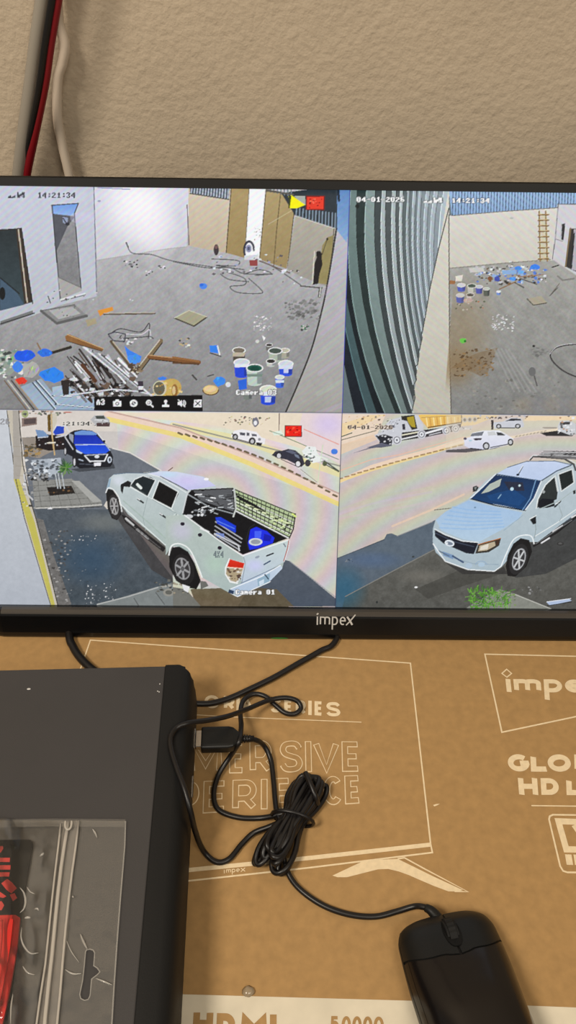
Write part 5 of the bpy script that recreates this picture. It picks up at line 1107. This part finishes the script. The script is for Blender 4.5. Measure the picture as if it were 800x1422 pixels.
def mpatch(name, sfun0, sfun1, a0, a1, ns, na, off, material, parent, drop=0.0016, smooth=True):
    V = []; F = []
    for layer in (off, off-drop):
        for j in range(na+1):
            a = a0+(a1-a0)*j/na
            s0, s1 = sfun0(a), sfun1(a)
            for i in range(ns+1): V.append(msurf(s0+(s1-s0)*i/ns, a, layer))
    N = (na+1)*(ns+1)
    for j in range(na):
        for i in range(ns):
            q = j*(ns+1)+i
            F.append((q, q+1, q+ns+2, q+ns+1)); F.append((N+q, N+q+ns+1, N+q+ns+2, N+q+1))
    for j in range(na):
        q = j*(ns+1); F.append((q, q+ns+1, N+q+ns+1, N+q)); q += ns; F.append((q, N+q, N+q+ns+1, q+ns+1))
    for i in range(ns):
        q = i; F.append((q, N+q, N+q+1, q+1)); q = na*(ns+1)+i; F.append((q, q+1, N+q+1, N+q))
    o = mesh(name, V, F, material, parent, smooth)
    bm = bmesh.new(); bm.from_mesh(o.data); bmesh.ops.recalc_face_normals(bm, faces=bm.faces); bm.to_mesh(o.data); bm.free()
    md = o.modifiers.new('edges', 'EDGE_SPLIT'); md.split_angle = math.radians(50)
    return o
# inner shell
V = []; F = []; NS_, NA = 44, 36
for i in range(NS_+1):
    for j in range(NA+1): V.append(msurf(i/NS_, -1+2*j/NA, -0.0007))
for i in range(NS_):
    for j in range(NA):
        q = i*(NA+1)+j; F.append((q, q+1, q+NA+2, q+NA+1))
b0 = len(V)
for i in range(NS_+1):
    for a in (-1, 1):
        p = msurf(i/NS_, a, -0.0007); V.append(Vector((p.x*.94, p.y*.97, 0.0)))
for i in range(NS_):
    F.append((b0+2*i, i*(NA+1), (i+1)*(NA+1), b0+2*i+2)); F.append((b0+2*i+1, b0+2*i+3, (i+1)*(NA+1)+NA, i*(NA+1)+NA)); F.append((b0+2*i, b0+2*i+2, b0+2*i+3, b0+2*i+1))
F.append(tuple(range(NA+1))+(b0+1, b0)); F.append(tuple(NS_*(NA+1)+NA-j for j in range(NA+1))+(b0+2*NS_, b0+2*NS_+1))
sh = mp(mesh('shell', V, F, M_MOUSED, None, True))
bm = bmesh.new(); bm.from_mesh(sh.data); bmesh.ops.recalc_face_normals(bm, faces=bm.faces); bm.to_mesh(sh.data); bm.free()
def sbound(a):                # curved seam behind the buttons
    return 0.212+0.026*math.cos(a*math.pi*1.15)*(1 if abs(a) < .87 else 1)-0.016*math.exp(-(a/0.22)**2)+0.018*math.exp(-(a/0.07)**2)
mpatch('left_button', lambda a: 0.004, lambda a: sbound(a)-0.006, -0.80, -0.0025, 22, 18, 0.0, M_MOUSE, mouse)
mpatch('right_button', lambda a: 0.004, lambda a: sbound(a)-0.006, 0.0025, 0.80, 22, 18, 0.0, M_MOUSE, mouse)
mpatch('palm_cover', lambda a: sbound(a)+0.003, lambda a: 0.995, -0.66, 0.66, 34, 26, 0.0002, M_MOUSEG, mouse)
for sg in (-1, 1):
    a0, a1 = sorted((sg*0.675, sg*0.80))
    mpatch('side_rail', lambda a: sbound(0.8)+0.008, lambda a: 0.985, a0, a1, 30, 5, 0.0, M_MOUSEG, mouse)
    a0, a1 = sorted((sg*0.815, sg*1.0))
    mpatch('side_skirt', lambda a: 0.01, lambda a: 0.99, a0, a1, 40, 5, 0.0, M_MOUSE, mouse)
# wheel in its slot
ws = 0.118; wp = msurf(ws, 0.0)
slot_v = []; 
for t in np.linspace(0, 2*math.pi, 28, endpoint=False):
    xx = 0.0048*math.copysign(abs(math.cos(t))**.8, math.cos(t)); ss = ws+0.078*math.sin(t)
    p = msurf(ss, 0.0, 0.0005); slot_v.append(Vector((xx, p.y, p.z)))
mesh('wheel_slot', slot_v, [tuple(range(28))], M_MOUSED, mouse)
bmw = bmesh.new(); bmesh.ops.create_cone(bmw, cap_ends=True, segments=40, radius1=0.0090, radius2=0.0090, depth=0.0066)
bmesh.ops.bevel(bmw, geom=[e for e in bmw.edges if len(e.link_faces) == 2 and any(len(f.verts) > 4 for f in e.link_faces)], offset=0.0012, segments=2, affect='EDGES')
for v in bmw.verts:
    an = math.atan2(v.co.y, v.co.x)
    if int(round(an/(2*math.pi)*40)) % 2 == 0 and math.hypot(v.co.x, v.co.y) > .0085: v.co.x *= .96; v.co.y *= .96
bmesh.ops.rotate(bmw, verts=bmw.verts, cent=(0, 0, 0), matrix=Matrix.Rotation(math.pi/2, 3, 'Y'))
bmesh.ops.translate(bmw, verts=bmw.verts, vec=(0, wp.y, wp.z-0.0058))
from_bm('scroll_wheel', bmw, M_RUB, mouse)
# cable, in world positions turned into the mouse's frame
MI = Matrix.Rotation(-MA, 4, 'Z') @ Matrix.Translation(-ML0)
def mloc(P): return [MI @ Vector(p) for p in P]
CR = 0.00175
def zc(px, py, z): return on_z(px, py, z)
lead1 = [zc(345, 1027, PLZ), zc(356, 1028, 0.016), zc(367, 1036, 0.008), zc(376, 1055, 0.0035), zc(380, 1085, 0.002), zc(382, 1110, 0.003), zc(385, 1132, 0.007), zc(392, 1142, .010), zc(398, 1128, .012)]
loop = [zc(402, 1128, 0.010), zc(388, 1131, 0.008), zc(362, 1136, 0.003), zc(330, 1135, 0.002), zc(303, 1124, 0.002), zc(297, 1102, 0.002), zc(304, 1075, 0.003), zc(320, 1050, 0.009), zc(332, 1030, 0.0135+PLZ-.011), zc(335, 1008, 0.016), zc(334, 990, 0.008), zc(338, 973, 0.005), zc(352, 964, 0.004), zc(368, 967, 0.004), zc(382, 979, 0.004), zc(396, 990, 0.003), zc(410, 991, 0.003), zc(418, 983, 0.004), zc(412, 973, 0.006), zc(395, 969, 0.008), zc(372, 973, 0.0095), zc(345, 984, 0.016), zc(318, 994, 0.030), zc(290, 1000, 0.040), zc(262, 1004, 0.0472), zc(245, 1011, 0.0472), zc(237, 1024, 0.0472), zc(238, 1042, 0.0472), zc(246, 1068, 0.0472), zc(257, 1098, 0.0465), zc(265, 1128, 0.040), zc(272, 1157, 0.022), zc(283, 1182, 0.006), zc(300, 1197, 0.002), zc(318, 1193, 0.002), zc(336, 1172, 0.002), zc(352, 1157, 0.003), zc(372, 1149, 0.006), zc(392, 1142, 0.010), zc(400, 1150, .012)]
lead2 = [zc(398, 1150, 0.010), zc(394, 1175, 0.008), zc(395, 1195, 0.004), zc(403, 1218, 0.002), zc(420, 1238, 0.002), zc(450, 1258, 0.002), zc(485, 1270, 0.002), zc(520, 1273, 0.002), zc(550, 1266, 0.003), zc(574, 1259, 0.006), zc(586, 1259, 0.009), zc(597, 1263, 0.0105), zc(606, 1272, 0.0105)]
# bundle: one long wound length
BA, BB = zc(439, 1077, 0.008), zc(371, 1203, 0.008)
axb = (BA-BB); LB = axb.length; axb.normalize(); lab = Vector((axb.y, -axb.x, 0))
cb = (BA+BB)/2
r = random.Random(8)
turns = 9; wind = []
for k in range(turns):
    la = LB/2-0.002+r.uniform(-0.006, 0.003); lb2 = LB/2-0.002+r.uniform(-0.006, 0.003)
    oa = (k/(turns-1)-.5)*0.016; zz = 0.0035+(0.0085*math.sin(math.pi*k/(turns-1)))+r.uniform(0, .002)
    wa = 0.0042+r.uniform(-.001, .0035); wb = 0.0042+r.uniform(-.001, .0035)
    for i in range(16):
        t = 2*math.pi*(i+k*0.0)/16
        c, s = math.cos(t), math.sin(t)
        ln = (la if c > 0 else lb2)*math.copysign(abs(c)**.75, c)
        wid = (wa if c > 0 else wb)*math.copysign(abs(s)**.8, s)
        pin = 0.55+0.45*min(1, abs(ln)/(LB*.4))
        wind.append(cb+axb*ln+lab*((wid*1.0+oa)*pin)+Vector((0, 0, zz-0.008+0.0015*math.sin(3*t+k))))
for p in wind: p.z = max(p.z, 0.0019)
def cab(name, pts, n=7): return tube(name, mloc(catmull(pts, n)), CR, M_CABLE, mouse, 10)
cab('cable', lead1); cab('cable', loop); cab('cable', lead2)
cab('cable_bundle', wind, 4)
tie = []
for i in range(20):
    t = 2*math.pi*i/20
    tie.append(cb-axb*0.000+lab*(0.0130*math.cos(t))+axb*(0.0035*math.cos(t))+Vector((0, 0, 0.0005+0.0090*math.sin(t))))
for p in tie: p.z = max(p.z, .0012)
tube('cable_tie', mloc(tie), 0.0012, M_CABLE, mouse, 8, True)
tie2 = [zc(424, 1073, .0175), zc(431, 1088, .0185), zc(438, 1106, .016), zc(441, 1116, .010)]
cab('cable_tie', tie2)
# boot where the cable leaves the mouse
tube('cable_boot', mloc(catmull([zc(591, 1260.5, 0.0098), zc(597, 1263.5, .0105), zc(603, 1269, .0105), zc(610, 1278, .0105)], 4)), lambda t: 0.0022+0.0014*t, M_MOUSE, mouse, 12)
# usb plug
DIRX = Vector((math.cos(TH), math.sin(TH), 0)); DIRY = Vector((-math.sin(TH), math.cos(TH), 0))
def dw(x, y, z): return DC+DIRX*x+DIRY*y+Vector((0, 0, z))
pz = PLZ-0.003
xl = to_dvr(on_z(280, 1027, PLZ)).x; xr = to_dvr(on_z(322, 1027, PLZ)).x; xe = to_dvr(on_z(333, 1027, PLZ)).x
hw = 0.0082; hh = 0.0042
def plug_ring(x, w_, h_):
    out = []
    for i in range(20):
        t = 2*math.pi*i/20; c, s = math.cos(t), math.sin(t)
        out.append(MI @ dw(x, ply+w_*math.copysign(abs(c)**.35, c), pz+h_*math.copysign(abs(s)**.35, s)))
    return out
rings = [plug_ring(xl, hw*.94, hh*.92), plug_ring(xl+.0008, hw, hh), plug_ring(xr-.002, hw, hh), plug_ring(xr+.001, hw*.9, hh*.95), plug_ring(xe, hw*.42, hh*.75), plug_ring(xe+.001, hw*.40, hh*.7)]
V = []; F = []
for rg_ in rings: V += rg_
for i in range(len(rings)-1):
    for j in range(20): F.append((i*20+j, i*20+(j+1) % 20, (i+1)*20+(j+1) % 20, (i+1)*20+j))
F.append(tuple(range(19, -1, -1))); F.append(tuple((len(rings)-1)*20+j for j in range(20)))
plug = mesh('usb_plug', V, F, M_MOUSE, mouse)
bm = bmesh.new(); bm.from_mesh(plug.data); bmesh.ops.recalc_face_normals(bm, faces=bm.faces); bm.to_mesh(plug.data); bm.free()
pts = [MI @ dw(0.0206, ply+a*0.006, pz+b_*0.00225) for a, b_ in ((-1, -1), (1, -1), (1, 1), (-1, 1))]
con = prism('connector', pts, (MI.to_3x3() @ DIRX)*(xl-0.0206+0.001), M_STEEL, plug, 0.0003, 1); con['label'] = 'bright metal connector'
for k in range(4):
    ctr = dw(xe+.0010+k*0.0017, ply, pz)
    tube('strain_relief', mloc([ctr, ctr+DIRX*0.0011]), 0.0030-0.0002*k, M_CABLE, plug, 14)
tube('strain_relief', mloc([dw(xe, ply, pz), dw(xe+0.0095, ply, pz-0.0003)]), 0.0021, M_CABLE, plug, 12)

# ------------------------------------------------------------------ loose cables on the carton
def loose(name, pts, r_, label, n=8):
    V, F = tube_geo(catmull(pts, n), r_, 10)
    return tag(mesh(name, V, F, M_CABLE, None, True), label, 'cable')
pA = dw(0.0165, to_dvr(on_z(276, 979, 0.006)).y, 0.005)
loose('video_cable', [pA, on_z(292, 977, 0.005), on_z(318, 970, 0.003), on_z(345, 958, 0.0028), on_z(380, 941, 0.0028), on_z(415, 921, 0.0028), on_z(445, 904, 0.0028), on_z(466, 890, 0.0028), Vector((0.055, 0.405, 0.0032)), Vector((0.075, 0.45, 0.0032)), Vector((0.10, 0.50, 0.0032))], 0.0022,
      'black cable running from the recorder side to under the television logo')
loose('power_cable', [on_z(96, 880, 0.004)+Vector((-0.012, 0.05, -0.0005)), on_z(96, 880, 0.004), on_z(101, 897, 0.0035), on_z(112, 914, 0.0033), on_z(130, 931, 0.0033), on_z(150, 942, 0.003)-Vector((0, 0.0, 0.0))], 0.0031,
      'short black cable between the television and the back of the recorder')

# ------------------------------------------------------------------ cables in front of the wall
def hang(name, pts, y, r_, material, label, n=8, parent=None):
    P = [on_y(px, py, yy) for px, py, yy in pts]
    up = (P[0]-P[1]).normalized(); up.y = 0
    top = [P[0]+up*(0.03*k) for k in range(14, 0, -1)]
    dn = (P[-1]-P[-2]).normalized(); dn.y = 0
    bot = [P[-1]+dn*(0.015*k) for k in range(1, 7)]
    V, F = tube_geo(catmull(top+P+bot, n), r_, 12)
    o = mesh(name, V, F, material, parent, True)
    if label: tag(o, label, 'cable')
    return o
hang('network_cable', [(59, 0, 0.5390), (50, 60, 0.5390), (42, 120, 0.5395), (32, 190, 0.5405), (26, 240, 0.5420), (24, 262, 0.5430)], 0, 0.0042, M_GREY, 'thick grey cable hanging against the wall beside a red and black pair')
hang('white_cable', [(79, 0, .547), (82, 32, .547), (90, 62, .547), (87, 86, .547), (80, 112, .547), (80, 165, .547), (87, 203, .547), (96, 242, .547), (99, 260, .547)], 0, 0.0032, M_WHITE, 'thin white cable hanging crookedly behind the red and black pair')
pair = thing('speaker_cable', 'red and black twin cable hanging down the wall behind the television', 'cable')
hang('red_conductor', [(80.5, 0, .5320), (70.5, 60, .5320), (62, 120, .5330), (48, 190, .5370), (38, 240, .5410), (36, 262, .5420)], 0, 0.0026, M_RED, None, 8, pair)
hang('black_conductor', [(72, 0, .5300), (62.5, 60, .5300), (54.5, 120, .5315), (42.5, 190, .5370), (36, 240, .5450), (35, 262, .5470)], 0, 0.0023, M_CABLE, None, 8, pair)

# ------------------------------------------------------------------ bag on the recorder
def film(name, alpha, tint, rough, bs=60, bstr=0.4):
    mt = bpy.data.materials.new(name); mt.use_nodes = True
    nt = mt.node_tree; nt.nodes.remove(nt.nodes['Principled BSDF'])
    out = nt.nodes['Material Output']
    tr = nt.nodes.new('ShaderNodeBsdfTransparent'); df = nt.nodes.new('ShaderNodeBsdfDiffuse'); gl = nt.nodes.new('ShaderNodeBsdfGlossy')
    df.inputs['Color'].default_value = lin(tint); gl.inputs['Roughness'].default_value = rough
    m1 = nt.nodes.new('ShaderNodeMixShader'); m1.inputs[0].default_value = alpha
    fr = nt.nodes.new('ShaderNodeFresnel'); fr.inputs['IOR'].default_value = 1.5
    m2 = nt.nodes.new('ShaderNodeMixShader')
    geo = nt.nodes.new('ShaderNodeNewGeometry'); ns = nt.nodes.new('ShaderNodeTexNoise'); ns.inputs['Scale'].default_value = bs; ns.inputs['Detail'].default_value = 2
    bp = nt.nodes.new('ShaderNodeBump'); bp.inputs['Strength'].default_value = bstr; bp.inputs['Distance'].default_value = 0.004
    nt.links.new(geo.outputs['Position'], ns.inputs['Vector']); nt.links.new(ns.outputs['Fac'], bp.inputs['Height'])
    nt.links.new(bp.outputs['Normal'], gl.inputs['Normal']); nt.links.new(bp.outputs['Normal'], fr.inputs['Normal'])
    nt.links.new(tr.outputs[0], m1.inputs[1]); nt.links.new(df.outputs[0], m1.inputs[2])
    nt.links.new(fr.outputs[0], m2.inputs[0]); nt.links.new(m1.outputs[0], m2.inputs[1]); nt.links.new(gl.outputs[0], m2.inputs[2])
    nt.links.new(m2.outputs[0], out.inputs['Surface'])
    return mt
M_FILM = film('clear_film', 0.025, (225, 222, 214), 0.08)
M_BACKF = film('clear_film_back', 0.12, (216, 212, 204), 0.12, 45, 0.3)
M_FOLD_HIGHLIGHT = film('fold_highlight_plastic', 0.30, (236, 230, 220), 0.10, 30, 0.2)
M_FILM2 = film('clear_film_header', 0.12, (216, 212, 204), 0.12, 45, 0.5)
M_ZIP = film('zip_rail_plastic', 0.46, (236, 228, 216), 0.15, 30, 0.2)
M_SEAL = film('heat_seal_plastic', 0.30, (226, 222, 214), 0.2, 30, 0.2)
bag = thing('plastic_bag', 'clear zip plastic bag with hanging hole lying on the grey recorder', 'bag')
BZ = 0.045+0.0006
bag.location = on_z(120, 1250, BZ); bag.location.z = 0.0451
bpy.context.view_layer.update()
def gp_(o): o.parent = bag; o.matrix_parent_inverse = Matrix.Translation(-bag.location); return o
def K6(L, z=BZ+0.0006): return [on_z(x/4.444, 1130+y/4.444, z) for x, y in L]
# header flap with the hole
outer = K6([(440, 40), (775, 45), (770, 200), (745, 500), (722, 800), (705, 1050), (690, 1300), (672, 1500), (350, 1500), (365, 1300), (385, 1000), (412, 650), (445, 350), (480, 150)])
hole = K6([(528, 850), (535, 840), (555, 836), (575, 842), (584, 860), (578, 938), (600, 952), (616, 975), (604, 990), (565, 1020), (556, 1120), (545, 1146), (522, 1152), (498, 1140), (492, 1115), (510, 1030), (520, 940)])
bm = bmesh.new()
def loopv(P):
    vs = [bm.verts.new(p) for p in P]
    return [bm.edges.new((vs[i], vs[(i+1) % len(vs)])) for i in range(len(vs))]
ed = loopv(outer)+loopv(hole)
bmesh.ops.triangle_fill(bm, use_beauty=True, use_dissolve=False, edges=ed)
bmesh.ops.recalc_face_normals(bm, faces=bm.faces)
gp_(from_bm('header_flap', bm, M_FILM2))
gp_(mesh('hole_edge', *ribbon(K6([(528, 850), (535, 840), (555, 836), (575, 842), (584, 860), (578, 938), (600, 952), (616, 975), (604, 990), (565, 1020), (556, 1120), (545, 1146), (522, 1152), (498, 1140), (492, 1115), (510, 1030), (520, 940)], BZ+0.0008), 0.0005, UPZ, True), M_SEAL))
gp_(mesh('side_seam', *ribbon(K6([(775, 45), (770, 200), (745, 500), (722, 800), (705, 1050), (690, 1300), (672, 1500)], BZ+0.0008), 0.0007, UPZ), M_SEAL))
gp_(mesh('heat_seal', *ribbon(K6([(-300, 62), (0, 60), (300, 54), (560, 56), (770, 58)], BZ+0.0024), 0.0046, UPZ), film('heat_seal_band', 0.07, (226, 222, 214), 0.15)))
gp_(mesh('zip_strip', *ribbon(K6([(432, 48), (408, 250), (380, 480), (352, 760), (330, 950), (300, 1200), (275, 1500)], BZ+0.0012), 0.0105, UPZ), film('zip_strip_plastic', 0.17, (230, 222, 212), 0.12, 40, .6)))
# zip rails
def rail(name, px, r_, z): gp_(tube(name, K6(px, z), r_, M_ZIP, None, 8))
rail('zip_rail', [(422, 50), (400, 180), (378, 330), (358, 500), (340, 680), (322, 870), (300, 1060), (280, 1250), (262, 1500)], 0.0011, BZ+0.0022)
rail('zip_rail', [(486, 45), (468, 200), (445, 360), (425, 520), (406, 700), (388, 900), (372, 1100), (352, 1300), (330, 1500)], 0.0007, BZ+0.0016)
rail('zip_rail', [(375, 60), (360, 200), (338, 380), (318, 560), (300, 740), (280, 930), (250, 1120), (225, 1300), (200, 1500)], 0.0006, BZ+0.0024)
gp_(tube('zip_stop', catmull(K6([(405, 45), (402, 75), (412, 95), (428, 95), (440, 75), (442, 45)], BZ+0.0030), 4), 0.0007, M_ZIP, None, 8))
# pouch film, rumpled
nx, ny = 90, 110; V = []; F = []
rp = random.Random(77)
bumps = [(rp.uniform(0, 1), rp.uniform(0, 1), rp.uniform(.03, .09), rp.uniform(.02, .07), rp.uniform(-.0012, .0018), rp.uniform(0, 3.1)) for _ in range(60)]
for j in range(ny+1):
    for i in range(nx+1):
        s, t = i/nx, j/ny
        xr_ = 425-190*t*1.02; x = -360+(xr_+360)*s; y = 45+1455*t
        p = on_z(x/4.444, 1130+y/4.444, BZ)
        z = 0.0042*math.sin(math.pi*min(1, s*1.02))**.5*min(1, t*7)
        for (bx, by, sx, sy, hh_, an) in bumps:
            dx, dy = s-bx, t-by; c, s_ = math.cos(an), math.sin(an)
            z += hh_*math.exp(-((dx*c+dy*s_)/sx)**2-((-dx*s_+dy*c)/sy)**2)*min(1, (1-s)*6)*min(1, t*6)
        if s < .82 and x < 130: z += 0.0032*max(0, min(1, (130-x)/90))
        V.append(Vector((p.x, p.y, BZ+0.0006+max(0, z))))
for j in range(ny):
    for i in range(nx):
        q = j*(nx+1)+i; F.append((q, q+nx+1, q+nx+2, q+1))
gp_(mesh('pouch_film', V, F, M_FILM, None, True))
bk = K6([(-360, 45), (440, 40), (480, 150), (445, 350), (412, 650), (385, 1000), (365, 1300), (350, 1500), (-360, 1500)], BZ+0.0002)
gp_(mesh('back_film', bk, [tuple(range(len(bk)-1, -1, -1))], M_BACKF))
# film folds, their highlights put in as pale milky ridges
def fold(pts, r_=0.0005): gp_(tube('film_fold_highlight', catmull(K6(pts, BZ+0.0098), 6), lambda t: 0.0001+0.75*r_*math.sin(math.pi*t), M_FOLD_HIGHLIGHT, None, 6))
fold([(122, 455), (148, 490), (158, 540), (148, 585), (122, 612)], 0.0008); fold([(135, 700), (130, 760), (150, 820), (190, 862), (238, 858)], 0.0006); fold([(245, 262), (262, 250), (272, 240)], 0.0008)
fold([(80, 1110), (68, 1200), (66, 1300)], 0.0005); fold([(165, 450), (185, 480), (215, 495)], 0.0003); fold([(150, 645), (170, 640), (190, 643)], 0.0009); fold([(140, 940), (170, 980), (215, 995)], 0.0004); fold([(215, 590), (228, 585), (240, 598)], .0006)
def hfold(pts, r_=0.0005): gp_(tube('film_fold_highlight', catmull(K6(pts, BZ+0.0010), 6), lambda t: 0.0001+0.75*r_*math.sin(math.pi*t), M_FOLD_HIGHLIGHT, None, 6))
hfold([(495, 740), (515, 790), (540, 838)], 0.0008); hfold([(570, 92), (588, 120), (600, 150)], .0007); hfold([(400, 960), (450, 988), (505, 985)], .0006); hfold([(590, 1015), (640, 1035), (695, 1058)], .0006); hfold([(410, 780), (440, 850), (490, 920)], .0003); hfold([(445, 505), (450, 512), (452, 520)], .0006)

# ------------------------------------------------------------------ what the bag holds
pk = thing('accessory_packet', 'red plastic piece on a black printed card inside the clear bag', 'packet')
pk.location = on_z(10, 1280, 0.0462); pk.location.z = BZ+0.0004
bpy.context.view_layer.update()
def kp(o, par=None):
    o.parent = par or pk
    if par is None: o.matrix_parent_inverse = Matrix.Translation(-pk.location)
    return o
ZK = BZ+0.0008
card = kp(prism('backing_card', K6([(-330, 172), (185, 165), (200, 175), (203, 195), (165, 420), (130, 640), (90, 1000), (40, 1300), (10, 1500), (-330, 1500)], ZK), Vector((0, 0, 0.0012)), M_PBLK))
ZK2 = ZK+0.0014
for pts in ([(-60, 200), (18, 200), (20, 215), (5, 240), (-60, 240)], [(-60, 272), (62, 272), (60, 298), (-60, 298)], [(-60, 318), (66, 318), (64, 345), (-60, 345)], [(-60, 362), (60, 362), (56, 388), (-60, 388)], [(8, 430), (45, 402), (75, 425), (104, 460), (70, 492), (40, 470)], [(60, 500), (90, 490), (106, 520), (80, 540)], [(-60, 545), (10, 540), (26, 565), (10, 595), (-60, 600)], [(-60, 480), (-10, 475), (40, 510), (20, 520), (-60, 500)]):
    kp(prism('printed_mark', K6(pts, ZK2), Vector((0, 0, 0.0001)), M_PINK), card)
# moulded red body
outl = [(-260, 640), (100, 632), (128, 650), (122, 720), (108, 850), (80, 1010), (48, 1180), (20, 1300), (-10, 1500), (-260, 1500)]
bm = bmesh.new()
base = [bm.verts.new(p) for p in K6(outl, ZK2+0.0002)]
f = bm.faces.new(base)
r2 = bmesh.ops.extrude_face_region(bm, geom=[f]); tv_ = [g for g in r2['geom'] if isinstance(g, bmesh.types.BMVert)]
bmesh.ops.translate(bm, verts=tv_, vec=(0, 0, 0.0046))
bmesh.ops.recalc_face_normals(bm, faces=bm.faces)
bmesh.ops.bevel(bm, geom=[e for e in bm.edges if all(v in tv_ for v in e.verts)], offset=0.0028, segments=4, affect='EDGES')
kp(from_bm('red_body', bm, M_PRED))
kp(tube('red_rib', catmull(K6([(5, 660), (0, 800), (-20, 950), (-40, 1200), (-60, 1480)], ZK2+0.0046), 5), 0.0013, M_PINK, None, 8))
